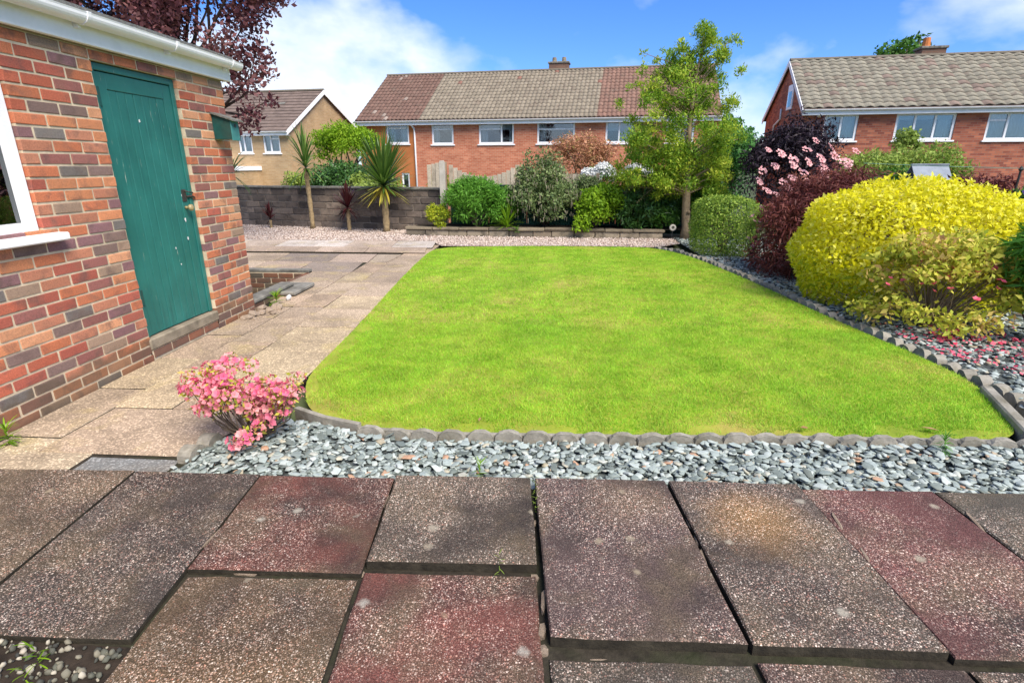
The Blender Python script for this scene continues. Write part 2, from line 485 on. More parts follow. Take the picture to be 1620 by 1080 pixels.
M['slatebed'] = pebble_mat('slate_bed', [(0.0, (0.04, 0.048, 0.046)), (0.5, (0.09, 0.105, 0.10)), (1.0, (0.17, 0.195, 0.185))], 22)
def slate_mat():
    m, nt, b, _ = new_mat('slate_chip')
    a = nd(nt, 'ShaderNodeAttribute', attribute_name='tone')
    oi = nt.nodes.new('ShaderNodeObjectInfo')
    ad = nd(nt, 'ShaderNodeMath', operation='ADD'); nt.links.new(a.outputs['Fac'], ad.inputs[0])
    mu = nd(nt, 'ShaderNodeMath', operation='MULTIPLY'); mu.inputs[1].default_value = 0.618; nt.links.new(oi.outputs['Random'], mu.inputs[0]); nt.links.new(mu.outputs[0], ad.inputs[1])
    fr = nd(nt, 'ShaderNodeMath', operation='FRACT'); nt.links.new(ad.outputs[0], fr.inputs[0])
    col = ramp(nt, fr.outputs[0], [(0.0, (0.11, 0.13, 0.115)), (0.35, (0.22, 0.26, 0.24)), (0.65, (0.33, 0.38, 0.355)), (0.9, (0.44, 0.48, 0.45)), (0.965, (0.38, 0.34, 0.24)), (0.99, (0.40, 0.24, 0.15))])
    g = nt.nodes.new('ShaderNodeNewGeometry')
    col = mix(nt, 1.0, col, ramp(nt, noise(nt, g.outputs['Position'], 60, 4, 0.6), [(0.3, 0.82), (0.7, 1.12)]), 'MULTIPLY')
    nt.links.new(col, b.inputs['Base Color']); b.inputs['Roughness'].default_value = 0.55; b.inputs['Specular IOR Level'].default_value = 0.35
    bump(nt, b, noise(nt, g.outputs['Position'], 90, 4, 0.6), 0.25, 0.003)
    return m
M['slate'] = slate_mat()
M['gravelbed'] = pebble_mat('pink_gravel_bed', [(0.0, (0.20, 0.14, 0.11)), (0.4, (0.42, 0.33, 0.27)), (1.0, (0.62, 0.53, 0.46))], 45)
M['pebble'] = leaf_mat('gravel_pebble', [(0.22, 0.15, 0.12), (0.46, 0.36, 0.30), (0.56, 0.46, 0.40), (0.68, 0.60, 0.54)], 0.0, 0.85)
M['darkpebble'] = leaf_mat('mixed_pebble', [(0.04, 0.04, 0.035), (0.10, 0.10, 0.075), (0.20, 0.18, 0.13), (0.40, 0.36, 0.28)], 0.0, 0.8)
M['bark'] = plain('grey_bark', (0.12, 0.095, 0.07), 0.95, 0.4, 14, 0.8)
M['palebark'] = plain('pale_stem', (0.24, 0.18, 0.11), 0.9, 0.35, 18, 0.6)
M['darkbark'] = plain('dark_stem', (0.06, 0.042, 0.034), 0.9, 0.4, 18, 0.5)
M['cordbark'] = plain('cordyline_bark', (0.30, 0.22, 0.12), 0.95, 0.4, 16, 0.9)
M['fencewood'] = obj_color_mat('weathered_board', (0.23, 0.19, 0.14), 4.0, 0.9, 0.4, 40.0)
M['greenfence'] = plain('green_stained_board', (0.012, 0.055, 0.038), 0.7, 0.35, 9, 0.3)
M['concrete'] = plain('pale_concrete', (0.42, 0.39, 0.34), 0.9, 0.15, 12, 0.4, dirt=(0.2, 0.19, 0.15), dirt_scale=3)
M['bed'] = obj_color_mat('bed_block', (0.10, 0.085, 0.065), 5.0, 0.95, 0.7, 50.0, (0.05, 0.042, 0.03), 0.6)
M['hbrick'] = facade_brick('house_brick_orange', (0.43, 0.125, 0.065), (0.58, 0.225, 0.125), (0.48, 0.30, 0.20))
M['hbrick_l'] = facade_brick('house_brick_rust', (0.45, 0.15, 0.045), (0.47, 0.165, 0.055), (0.42, 0.16, 0.06))
M['rbrick'] = facade_brick('house_brick_red', (0.24, 0.065, 0.042), (0.50, 0.17, 0.090), (0.26, 0.16, 0.12))
M['ybrick'] = facade_brick('house_brick_buff', (0.40, 0.26, 0.13), (0.48, 0.33, 0.18), (0.44, 0.34, 0.22))
M['tile'] = obj_color_mat('concrete_pantile', (0.15, 0.11, 0.085), 2.5, 0.85, 0.3, 30.0)
M['ltile'] = plain('brown_flat_tile', (0.155, 0.115, 0.095), 0.85, 0.3, 3.0, 0.3)
M['room'] = plain('room_interior', (0.05, 0.045, 0.042), 0.9, 0.1, 2)
M['curtain'] = plain('net_curtain', (0.62, 0.60, 0.54), 0.9, 0.08, 6)
M['blind'] = plain('pale_blind', (0.55, 0.55, 0.50), 0.8, 0.05, 6)
M['slateroof'] = plain('grey_roof_board', (0.22, 0.25, 0.29), 0.7, 0.15, 9, 0.2)
M['wood'] = plain('brown_timber', (0.10, 0.06, 0.035), 0.8, 0.3, 9, 0.4)
M['line'] = plain('green_line', (0.25, 0.42, 0.30), 0.5, 0.1, 9)
M['rubble'] = plain('pinkish_rubble', (0.34, 0.26, 0.19), 0.95, 0.35, 12, 0.9, dirt=(0.13, 0.12, 0.10), dirt_scale=6)
M['stone'] = plain('white_stone', (0.66, 0.64, 0.62), 0.8, 0.1, 15, 0.4)

# foliage colours (two to four tones, chosen leaf by leaf)
LM = dict(
    plum=leaf_mat('plum_leaf', [(0.045, 0.014, 0.022), (0.10, 0.032, 0.040), (0.19, 0.075, 0.075), (0.30, 0.15, 0.14)], 0.25),
    acer=leaf_mat('acer_leaf', [(0.055, 0.014, 0.014), (0.115, 0.028, 0.025), (0.175, 0.050, 0.042), (0.26, 0.10, 0.075)], 0.25),
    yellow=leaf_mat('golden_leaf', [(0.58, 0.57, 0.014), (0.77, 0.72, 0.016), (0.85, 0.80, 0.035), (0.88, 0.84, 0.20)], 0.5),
    gold_green=leaf_mat('golden_green_leaf', [(0.15, 0.25, 0.018), (0.27, 0.36, 0.022), (0.43, 0.48, 0.028), (0.60, 0.57, 0.05)], 0.4),
    treeleaf=leaf_mat('slim_tree_leaf', [(0.09, 0.21, 0.02), (0.19, 0.34, 0.03), (0.35, 0.47, 0.035), (0.58, 0.58, 0.07)], 0.4),
    lowgold=leaf_mat('yellow_green_leaf', [(0.26, 0.34, 0.014), (0.42, 0.48, 0.02), (0.58, 0.58, 0.03)], 0.4),
    hedge=leaf_mat('hedge_leaf', [(0.06, 0.13, 0.018), (0.14, 0.25, 0.028), (0.25, 0.37, 0.045), (0.40, 0.50, 0.09)], 0.3),
    mid=leaf_mat('mid_green_leaf', [(0.035, 0.10, 0.016), (0.07, 0.18, 0.022), (0.13, 0.28, 0.035)], 0.3),
    bright=leaf_mat('bright_green_leaf', [(0.12, 0.25, 0.012), (0.23, 0.40, 0.018), (0.36, 0.52, 0.03)], 0.4),
    fern=leaf_mat('ferny_leaf', [(0.06, 0.19, 0.018), (0.12, 0.31, 0.030), (0.21, 0.43, 0.06)], 0.35),
    dark=leaf_mat('dark_green_leaf', [(0.022, 0.065, 0.014), (0.05, 0.13, 0.025), (0.10, 0.22, 0.045)], 0.15, 0.4, 0.4),
    greygreen=leaf_mat('grey_green_leaf', [(0.055, 0.10, 0.035), (0.12, 0.18, 0.06), (0.21, 0.28, 0.10), (0.36, 0.38, 0.20)], 0.25),
    blue=leaf_mat('blue_green_leaf', [(0.035, 0.13, 0.035), (0.08, 0.23, 0.055), (0.16, 0.34, 0.08)], 0.3),
    light=leaf_mat('light_green_leaf', [(0.14, 0.22, 0.03), (0.26, 0.36, 0.06), (0.42, 0.50, 0.12)], 0.35),
    elder=leaf_mat('dark_elder_leaf', [(0.012, 0.008, 0.014), (0.024, 0.015, 0.024), (0.052, 0.032, 0.045)], 0.1),
    orange=leaf_mat('coppery_leaf', [(0.26, 0.22, 0.06), (0.42, 0.20, 0.10), (0.56, 0.27, 0.17), (0.38, 0.38, 0.10)], 0.3),
    whitefl=leaf_mat('white_blossom', [(0.70, 0.72, 0.70), (0.82, 0.83, 0.80)], 0.25),
    azlight=leaf_mat('azalea_leaf', [(0.26, 0.34, 0.03), (0.44, 0.48, 0.05), (0.62, 0.57, 0.09), (0.62, 0.34, 0.18)], 0.35),
    pink=leaf_mat('pink_blossom', [(0.66, 0.07, 0.20), (0.78, 0.16, 0.28), (0.83, 0.30, 0.33), (0.86, 0.48, 0.44)], 0.3),
    petal=leaf_mat('fallen_petal', [(0.60, 0.045, 0.10), (0.75, 0.10, 0.17), (0.80, 0.22, 0.26)], 0.2),
    umbel=leaf_mat('pink_umbel', [(0.52, 0.20, 0.22), (0.68, 0.36, 0.36), (0.76, 0.50, 0.48)], 0.2),
    tassel=leaf_mat('pale_tassel', [(0.28, 0.25, 0.17), (0.42, 0.37, 0.27)], 0.2),
    cord=leaf_mat('cordyline_leaf', [(0.055, 0.125, 0.022), (0.11, 0.21, 0.035), (0.20, 0.31, 0.06), (0.46, 0.36, 0.05)], 0.25, 0.4, 0.4),
    redcord=leaf_mat('red_cordyline_leaf', [(0.045, 0.010, 0.012), (0.10, 0.020, 0.022), (0.17, 0.045, 0.040)], 0.2, 0.4, 0.4),
    purple=leaf_mat('purple_petal', [(0.20, 0.10, 0.48), (0.33, 0.18, 0.62)], 0.2),
    olive=leaf_mat('olive_needle', [(0.10, 0.11, 0.03), (0.19, 0.18, 0.06), (0.28, 0.25, 0.10)], 0.25),
    bamboo=leaf_mat('bamboo_leaf', [(0.05, 0.16, 0.02), (0.10, 0.28, 0.03), (0.19, 0.40, 0.06)], 0.35),
    dry=leaf_mat('dry_leaf', [(0.30, 0.16, 0.07), (0.46, 0.28, 0.14)], 0.1),
)

# ------------------------------------------------------------------ foliage generators
def unit(a):
    return a / (np.linalg.norm(a, axis=-1, keepdims=True) + 1e-9)
def sph(n): return unit(rng.normal(size=(n, 3)))

def leaf_quads(P, Nrm, L, Wd, spread=0.7, droop=0.0, tone=None):
    n = len(P)
    nr = unit(Nrm + spread * rng.normal(size=(n, 3)))
    ax = rng.normal(size=(n, 3)) + 0.6 * Nrm
    ax[:, 2] -= droop
    ax = unit(ax - nr * np.sum(ax * nr, 1, keepdims=True))
    sd = np.cross(nr, ax)
    s = (0.5 + 0.95 * rng.random((n, 1)) ** 1.3)
    l = L * s; w = Wd * s
    V = np.empty((n, 4, 3))
    V[:, 0] = P
    V[:, 1] = P + ax * l * 0.45 + sd * w * 0.5 + nr * w * 0.12
    V[:, 2] = P + ax * l
    V[:, 3] = P + ax * l * 0.45 - sd * w * 0.5 + nr * w * 0.12
    F = np.arange(n * 4).reshape(n, 4)
    t = rng.random(n) if tone is None else tone
    return V.reshape(-1, 3), F, np.repeat(t, 4)

def clump_points(n, C, jitter=0.5):
    """C: rows of cx,cy,cz,rx,ry,rz"""
    C = np.asarray(C, float)
    wts = (C[:, 3] * C[:, 4] * C[:, 5]) ** (2 / 3)
    k = rng.choice(len(C), n, p=wts / wts.sum())
    d = sph(n)
    r = 1 - jitter * rng.random((n, 1)) ** 1.6
    P = C[k, :3] + d * C[k, 3:] * r
    nr = unit(d / C[k, 3:] * C[k, 3:].mean(1, keepdims=True) + np.array((0, 0, 0.35)))
    # clump-wise tone offset, so that clumps differ as in real growth
    ct = rng.random(len(C))
    tone = np.clip(0.62 * rng.random(n) + 0.38 * ct[k], 0, 1)
    return P, nr, tone

def mound(c, Rd, k, rc, top=True, fill=1):
    out = []
    for i in range(k):
        d = sph(1)[0]
        if top: d[2] = abs(d[2]) if random.random() < 0.8 else d[2]
        q = rc * random.uniform(0.7, 1.3)
        s = random.uniform(0.72, 0.98)
        out.append((c[0] + d[0] * (Rd[0] - q * 0.6) * s, c[1] + d[1] * (Rd[1] - q * 0.6) * s, c[2] + d[2] * (Rd[2] - q * 0.6) * s, q, q, q * 0.8))
    if fill: out.append((c[0], c[1], c[2], Rd[0] * 0.72, Rd[1] * 0.72, Rd[2] * 0.72))
    return out

def stems_mb(base, tips, r0, r1, n=5, bend=0.15, wob=0.05):
    mb = MB(); base = np.array(base, float)
    for t in tips:
        t = np.array(t[:3], float)
        b0 = base + np.array((random.uniform(-1, 1), random.uniform(-1, 1), 0)) * r0 * 2
        pts = []
        for i in range(5):
            f = i / 4
            p = b0 * (1 - f) + t * f
            p[2] += bend * math.sin(f * math.pi) * np.linalg.norm(t - b0)
            if 0 < i < 4: p += rng.normal(size=3) * wob * np.linalg.norm(t - b0)
            pts.append(p)
        mb.tube(pts, [r0 + (r1 - r0) * i / 4 for i in range(5)], n)
    return mb

def plant(name, label, cat, base, clumps, n, L, Wd, mat, stem_mat=None, stem_r=0.012, nst=8, jitter=0.5, spread=0.7, droop=0.0, group=None, extra=None):
    t = thing(name, label, cat, base, 0, group)
    b = np.array(base)
    P, nr, tone = clump_points(n, clumps, jitter)
    P = P - b
    keep = P[:, 2] > 0.01
    V, F, tn = leaf_quads(P[keep], nr[keep], L, Wd, spread, droop, tone[keep])
    new_obj('crown', np_mesh('crown', V, F, tn), mat, t)
    if stem_mat is not None:
        idx = random.sample(range(len(clumps)), min(nst, len(clumps)))
        stems_mb((0, 0, 0), [np.array(clumps[i][:3]) - b for i in idx], stem_r, stem_r * 0.3).obj('stems', stem_mat, t, True)
    return t

def scatter_blossom_mesh(name, r, petals=5):
    V = []; F = []; tn = []
    for k in range(petals):
        a = 2 * math.pi * k / petals
        for da, rr, z in ((0, 0.05, 0), (-0.66, 0.80, 0.40), (0, 1.0, 0.55), (0.66, 0.80, 0.40)):
            V.append((r * rr * math.cos(a + da), r * rr * math.sin(a + da), r * z)); tn.append(0.25 + 0.5 * (rr > 0.5))
        F.append([4 * k, 4 * k + 1, 4 * k + 2, 4 * k + 3])
    return np_mesh(name, np.array(V), np.array(F), np.array(tn))

# ================================================================== THE SETTING
# ---- ground: one sheet, the garden terrace, the pit by the garage, lower land beyond the wall
def ground_z(x, y):
    if -5.2 < x < -3.42 and 6.35 < y < 7.52: return -0.55
    if y < 14.6: return -0.07
    if y < 20: return -0.07 - 1.43 * (y - 14.6) / 5.4
    return -1.5
gx = [-900, -200, -60, -25, -12, -5.19, -5.18, -4.3, -3.45, -3.44, -2, 0, 2, 4, 8, 14, 30, 80, 250, 900]
gy = [-60, -10, 0, 3, 6.36, 6.37, 7.0, 7.50, 7.51, 9, 12, 14.6, 16, 18, 20, 25, 40, 90, 250, 1500]
gx = sorted(set(gx + [-5.21, -3.41])); gy = sorted(set(gy + [6.34, 7.53]))
V = [(x, y, ground_z(x, y)) for y in gy for x in gx]
nx = len(gx)
F = [(j * nx + i, j * nx + i + 1, (j + 1) * nx + i + 1, (j + 1) * nx + i) for j in range(len(gy) - 1) for i in range(nx - 1)]
tag(new_obj('ground', np_mesh('ground', np.array(V, float), np.array(F)), M['ground']), kind='structure')

def poly_obj(name, pts, z, mat, parent=None, kind='structure'):
    m = bpy.data.meshes.new(name)
    m.from_pydata([(p[0], p[1], z) for p in pts], [], [list(range(len(pts)))]); m.update()
    o = new_obj(name, m, mat, parent)
    if kind: o['kind'] = kind
    return o
def inside(P, poly):
    x, y = P[:, 0], P[:, 1]; c = np.zeros(len(P), bool); n = len(poly)
    for i in range(n):
        x0, y0 = poly[i][:2]; x1, y1 = poly[(i + 1) % n][:2]
        cond = ((y0 > y) != (y1 > y)) & (x < (x1 - x0) * (y - y0) / (y1 - y0 + 1e-12) + x0)
        c ^= cond
    return c
def smooth_closed(pts, it=3):
    p = np.array(pts, float)
    for _ in range(it):
        q = np.roll(p, -1, 0)
        p = np.stack([0.75 * p + 0.25 * q, 0.25 * p + 0.75 * q], 1).reshape(-1, 2)
    return p

# ---- lawn
lawn_pts = [(-1.60, 3.25), (-1.45, 2.99), (-1.22, 2.86), (-0.93, 2.78), (-0.5, 2.76), (0.5, 2.80), (1.5, 2.85), (2.3, 2.87), (2.62, 2.89), (2.80, 3.10),
            (3.00, 3.62), (3.03, 4.06), (2.95, 4.73), (2.84, 5.63), (2.73, 7.1), (2.50, 8.9), (2.25, 9.8), (1.95, 10.25), (1.3, 10.35), (0, 10.35), (-1.2, 10.22), (-1.85, 10.08),
            (-2.08, 9.75), (-2.05, 8.6), (-1.97, 7.2), (-1.88, 6.0), (-1.80, 5.0), (-1.76, 4.3), (-1.73, 3.6)]
lawn_poly = smooth_closed(lawn_pts, 2)
poly_obj('lawn', lawn_poly, 0.010, M['lawn'])
xs, ys = lawn_poly[:, 0], lawn_poly[:, 1]
def blades(n, y0, y1, h0, h1, w):
    P = np.column_stack([rng.uniform(xs.min() - 0.06, xs.max() + 0.06, n), rng.uniform(y0, y1, n)])
    P = P + rng.normal(size=P.shape) * 0.02
    P = P[inside(P, lawn_poly)]
    # worn strip along the path and along the front edging
    d_left = np.min(np.hypot(P[:, None, 0] - lawn_poly[None, :, 0], P[:, None, 1] - lawn_poly[None, :, 1]), 1)
    wv = 0.09 + 0.09 * np.sin(P[:, 0] * 9 + P[:, 1] * 6) * np.sin(P[:, 0] * 4.1 - P[:, 1] * 7.7 + 1)
    thin = (d_left < wv) & (rng.random(len(P)) < 0.85) & ((P[:, 0] < -1.35) & (P[:, 1] < 5.5) | (P[:, 1] < 3.02))
    P = P[~thin]
    n = len(P)
    a = rng.uniform(0, 2 * math.pi, n)
    clump = 0.75 + 0.45 * np.sin(P[:, 0] * 7.3 + 1.2 * np.sin(P[:, 1] * 5.1)) * np.sin(P[:, 1] * 6.1 + 1.4 * np.sin(P[:, 0] * 4.3))
    h = 0.72 * rng.uniform(h0, h1, n) * np.clip(0.5 + 0.5 * clump, 0.7, 1.15)
    lean = rng.normal(size=(n, 2)) * 0.55 * h[:, None]
    lean[:, 1] += np.sign(np.sin((P[:, 0] + 0.15) * math.pi / 0.42)) * 0.11 * h
    sd = np.column_stack([np.cos(a), np.sin(a)]) * (w * rng.uniform(0.7, 1.3, n))[:, None] * 0.5
    b = np.column_stack([P, np.full(n, 0.008)])
    V = np.zeros((n, 3, 3))
    V[:, 0] = b; V[:, 0, :2] += sd
    V[:, 1] = b; V[:, 1, :2] -= sd
    V[:, 2] = b; V[:, 2, :2] += lean; V[:, 2, 2] += h
    t = rng.random(n)
    return V.reshape(-1, 3), np.repeat(t, 3)
parts_ = [blades(190000, 2.7, 5.0, 0.018, 0.040, 0.0045), blades(150000, 5.0, 10.5, 0.018, 0.036, 0.008)]
V = np.concatenate([p[0] for p in parts_]); tn = np.concatenate([p[1] for p in parts_])
go = new_obj('lawn_grass', np_mesh('lawn_grass', V, np.arange(len(V)).reshape(-1, 3), tn), M['blade'])
tag(go, 'short bright green mown grass covering the lawn', 'grass', kind='stuff')

# ---- patio of exposed aggregate slabs (a shallow step above the path)
patio = poly_obj('patio', [(-3.4, -0.6), (3.4, -0.6), (3.4, 2.28), (-3.4, 2.12)], 0.032, M['bedding'])
M['agg_orange'] = aggregate('exposed_aggregate_orange_stain', (-0.03, 0.17, 0.14, (0.33, 0.19, 0.07)))
M['agg_tan'] = aggregate('exposed_aggregate_tan_stain', (0.05, 0.27, 0.13, (0.165, 0.115, 0.075)))
M['agg_brown'] = aggregate('exposed_aggregate_ochre_stain', (0.06, -0.16, 0.20, (0.205, 0.125, 0.060)))
GREY, RED, BROWN, TAN = (0.090, 0.074, 0.062), (0.185, 0.066, 0.050), (0.150, 0.098, 0.055), (0.170, 0.128, 0.084)
def slab(parent, quad, top, th, mat, color, name='paving_slab', gap=0.012, tilt=0.0, wear=0.003):
    """quad: four corners (x,y) counter-clockwise; one slab with worn edges"""
    q = np.array(quad, float); c = q.mean(0)
    d = q - c; q = d * (1 - gap / np.abs(d).max(0).clip(0.05))
    k = 5; ring = []
    for i in range(4):
        a, b_ = q[i], q[(i + 1) % 4]
        for t_ in range(k): ring.append(a + (b_ - a) * t_ / k)
    ring = np.array(ring); n = len(ring)
    ring = ring * (1 - np.abs(rng.normal(size=(n, 1))) * wear / np.abs(ring).max())
    inner = ring * (1 - (0.005 + np.abs(rng.normal(size=(n, 1))) * wear) / np.abs(ring).max())
    tl = random.uniform(-tilt, tilt); tl2 = random.uniform(-tilt, tilt)
    V = []
    for rg_, z in ((ring, -th), (ring, -0.006), (inner, 0.0)):
        for p in rg_: V.append((p[0], p[1], z + tl * p[0] + tl2 * p[1]))
    F = [tuple(range(2 * n, 3 * n))]
    for i in range(n):
        j = (i + 1) % n
        F.append((n + i, n + j, 2 * n + j, 2 * n + i)); F.append((i, j, n + j, n + i))
    m = bpy.data.meshes.new(name); m.from_pydata(V, [], F); m.update()
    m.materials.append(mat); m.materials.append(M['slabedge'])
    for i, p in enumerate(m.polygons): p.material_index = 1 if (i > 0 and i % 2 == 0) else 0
    return new_obj(name, m, None, parent, (c[0], c[1], top), color=color)
def sl(x0, x1, y0, y1, top, mat, color, sk=0.03, th=0.055):
    q = [(x0, y0), (x1, y0 + sk * (x1 - x0)), (x1, y1 + sk * (x1 - x0)), (x0, y1)]
    x0 -= 0.0; q = [(a + 0.078 * (2.2 - b) + (-0.004 if i in (0, 3) else 0.004), b) for i, (a, b) in enumerate(q)]
    return slab(patio, q, top, th, M[mat], color, gap=0.002, tilt=0.006)
Z1, Z2 = 0.066, 0.048
# back row, left to right
sl(-3.30, -2.66, 1.30, 2.165, Z1 - 0.01, 'agg', TAN)
sl(-2.645, -1.978, 1.23, 2.17, Z1, 'agg', TAN)
sl(-1.968, -1.357, 1.235, 2.195, Z1 - 0.006, 'agg', GREY, 0.02)
sl(-1.347, -0.703, 1.560, 2.195, Z1 - 0.006, 'agg', RED)
sl(-0.690, -0.055, 1.625, 2.210, Z1 + 0.012, 'agg', (0.130, 0.105, 0.076))
sl(-0.034, 0.573, 1.322, 2.235, Z1 + 0.010, 'agg_tan', (0.115, 0.078, 0.070))
sl(0.588, 1.172, 1.332, 2.240, Z1 + 0.012, 'agg_orange', (0.110, 0.086, 0.068))
sl(1.184, 1.775, 1.335, 2.245, Z1 - 0.004, 'agg', (0.150, 0.062, 0.056))
sl(1.792, 2.42, 1.60, 2.258, Z1 - 0.006, 'agg', (0.105, 0.092, 0.070))
sl(2.43, 3.07, 1.60, 2.27, Z1, 'agg', GREY)
# front rows
sl(-1.337, -0.712, 0.62, 1.545, Z2 + 0.004, 'agg_brown', BROWN)
sl(-0.695, -0.062, 0.95, 1.605, Z2, 'agg', (0.195, 0.072, 0.056))
sl(-0.040, 0.570, 0.62, 1.282, Z2 - 0.004, 'agg', (0.110, 0.092, 0.070))
sl(0.587, 1.195, 0.62, 1.302, Z2 + 0.002, 'agg', (0.130, 0.082, 0.068))
sl(1.207, 1.80, 0.62, 1.315, Z2, 'agg', GREY)
sl(1.81, 2.45, 0.95, 1.57, Z2, 'agg', TAN)
sl(-0.695, -0.062, 0.30, 0.935, Z2, 'agg', BROWN)
sl(-2.645, -1.978, 0.55, 1.21, 0.02, 'agg', TAN)
# broken mortar and brick bits wedged in the joints
def chunk_mesh(k):
    import bmesh
    bm = bmesh.new(); bmesh.ops.create_icosphere(bm, subdivisions=1, radius=0.62)
    for v in bm.verts:
        v.co *= 1 + 0.18 * rng.normal()
        for a in range(3): v.co[a] = max(-0.5, min(0.5, v.co[a]))
    m = bpy.data.meshes.new('mortar_chunk'); bm.to_mesh(m); bm.free(); m.materials.append(M['rubble']); return m
chunks = [chunk_mesh(k) for k in range(4)]
for (x, y, z, sx, sy, sz) in [(0.012, 1.50, 0.06, 0.018, 0.10, 0.03), (0.010, 1.38, 0.055, 0.022, 0.06, 0.03), (0.014, 1.31, 0.05, 0.03, 0.04, 0.03), (-0.03, 1.92, 0.062, 0.014, 0.05, 0.02), (0.18, 1.292, 0.035, 0.19, 0.025, 0.03),
                              (0.43, 1.302, 0.03, 0.14, 0.022, 0.03), (0.61, 1.95, 0.072, 0.012, 0.10, 0.02), (0.612, 1.72, 0.07, 0.016, 0.14, 0.02), (0.615, 1.85, 0.07, 0.012, 0.08, 0.02), (1.228, 1.98, 0.072, 0.014, 0.16, 0.02),
                              (1.23, 1.78, 0.072, 0.012, 0.12, 0.02), (1.807, 2.03, 0.066, 0.014, 0.16, 0.02), (-1.315, 1.75, 0.066, 0.008, 0.14, 0.02), (-0.695, 2.0, 0.062, 0.012, 0.18, 0.02), (-1.10, 1.575, 0.05, 0.12, 0.02, 0.02), (-0.66, 1.60, 0.045, 0.03, 0.03, 0.02), (-0.02, 1.62, 0.05, 0.03, 0.03, 0.02)]:
    new_obj('mortar_chunk', random.choice(chunks), None, patio, (x, y, z - 0.016), (random.uniform(-.15, .15), 0, random.uniform(-.1, .1)), scale=(sx, sy, sz))

# ---- path of worn slabs along the garage
path = poly_obj('path', [(-3.12, 2.0), (-1.55, 2.0), (-1.75, 3.4), (-1.8, 5), (-2.0, 8), (-2.15, 10.2), (-2.4, 10.95), (-9.0, 10.95), (-9.0, 7.6), (-3.40, 7.6), (-3.40, 6.0), (-3.12, 5.4)], -0.012, M['bedding'])
def psl(q, top=0.0, c=None, th=0.045):
    v = random.uniform(0.82, 1.12)
    c = c or random.choice([(0.42, 0.325, 0.23), (0.39, 0.29, 0.205), (0.44, 0.345, 0.225), (0.35, 0.27, 0.195)])
    return slab(path, q, top + random.uniform(-0.003, 0.003), th, M['path'], [x * v for x in c], gap=0.003, tilt=0.002, wear=0.002)
def xa(y): return -2.745 - 0.012 * max(0, y - 4) - 0.010 * max(0, y - 6) * 2
def xb(y): return -2.36 - 0.032 * max(0, y - 4)
def xl(y): return np.interp(y, [2, 3.4, 4.3, 6, 8, 10.3], [-1.62, -1.72, -1.77, -1.88, -2.03, -2.06])
def col(f0, f1, ys_, **kw):
    for a, b_ in zip(ys_[:-1], ys_[1:]):
        psl([(f0(a), a), (f1(a), a), (f1(b_), b_), (f0(b_), b_)], **kw)
xw = lambda y: -3.085
col(xw, xa, [2.604, 3.30, 3.92, 4.55, 5.15])
col(xa, xb, [3.003, 3.68, 4.36, 5.14, 5.6, 6.2, 6.9, 7.6, 8.45])
col(xb, xl, [3.003, 3.48, 4.14, 4.85, 5.54, 6.13, 6.92, 7.67, 8.46])
psl([(-3.085, 5.16), (-2.77, 5.16), (-2.77, 5.61), (-3.085, 5.61)], -0.004)
# big slabs where the path meets the patio
psl([(-3.05, 2.20), (-2.42, 2.20), (-2.42, 2.60), (-3.05, 2.60)], -0.004, (0.42, 0.34, 0.24))
psl([(-2.41, 2.20), (-1.90, 2.20), (-1.90, 2.42), (-2.41, 2.42)], -0.012, (0.22, 0.23, 0.23))
psl([(-2.735, 2.44), (-1.90, 2.44), (-1.72, 3.0), (-2.735, 3.0)], 0.0, (0.38, 0.29, 0.21))
for a, b_ in ((5.62, 6.2), (6.2, 6.9), (6.9, 7.6)):
    psl([(-3.40 if a > 6 else -3.0, a), (xa(a), a), (xa(b_), b_), (-3.40, b_)])
# far paving behind the garage
rows = [(7.62, 8.46), (8.46, 9.28), (9.36, 9.98), (9.98, 10.88)]
for ri, (a, b_) in enumerate(rows):
    x = -8.6 + 0.3 * (ri % 2)
    while x < -2.5:
        w = random.choice((0.60, 0.75, 0.9)) if ri != 2 else 0.9
        x1 = x + w
        lim = -2.12 if ri >= 2 else xa(a)
        if x1 > lim - 0.3: x1 = lim
        c = random.choice([(0.40, 0.31, 0.225), (0.33, 0.25, 0.19), (0.23, 0.185, 0.15), (0.37, 0.285, 0.22)]) if ri != 3 else random.choice([(0.54, 0.46, 0.39), (0.44, 0.35, 0.28), (0.50, 0.44, 0.39)])
        sk = -0.10
        psl([(x, a), (x1, a), (x1 + sk, b_), (x + sk, b_)], 0.0 if ri < 2 else 0.02, c)
        x = x1
        if x1 >= lim - 0.01: break
for a, b_ in ((8.47, 9.2), (9.2, 9.9), (9.9, 10.5)):
    psl([(xb(a) - 0.05 if a < 9 else -2.5, a), (xl(a) - 0.02, a), (xl(b_) - 0.02, b_), (-2.5, b_)], -0.002 if a < 9.3 else -0.004)

psl([(xa(8.46) + 0.004, 8.47), (xb(8.47) - 0.056, 8.47), (-2.505, 9.28), (xa(8.46) - 0.095, 9.28)], -0.002, (0.30, 0.24, 0.18))

# ---- gravel strip behind the lawn and in front of the block wall
gravel_poly = [(-9.2, 10.92), (-2.35, 10.95), (-2.0, 10.3), (-1.0, 10.32), (0, 10.44), (1.3, 10.44), (2.05, 10.36), (2.6, 10.9), (2.62, 11.62), (-3.05, 11.86), (-3.05, 12.8), (-9.2, 14.2)]
gravel = poly_obj('gravel_strip', gravel_poly, 0.004, M['gravelbed'])
def chip_cloud(n, poly, mesh_v, mesh_f, smin, smax, flat, z0, z1, tilt, ymax=None):
    p = np.array(poly); P = np.column_stack([rng.uniform(p[:, 0].min(), p[:, 0].max(), n), rng.uniform(p[:, 1].min(), p[:, 1].max(), n)])
    P = P[inside(P, poly)]; n = len(P)
    return P, n
OCT_V = np.array([(1, 0, 0), (0, 1, 0), (-1, 0, 0), (0, -1, 0), (0, 0, 1), (0, 0, -1)], float) * 0.5
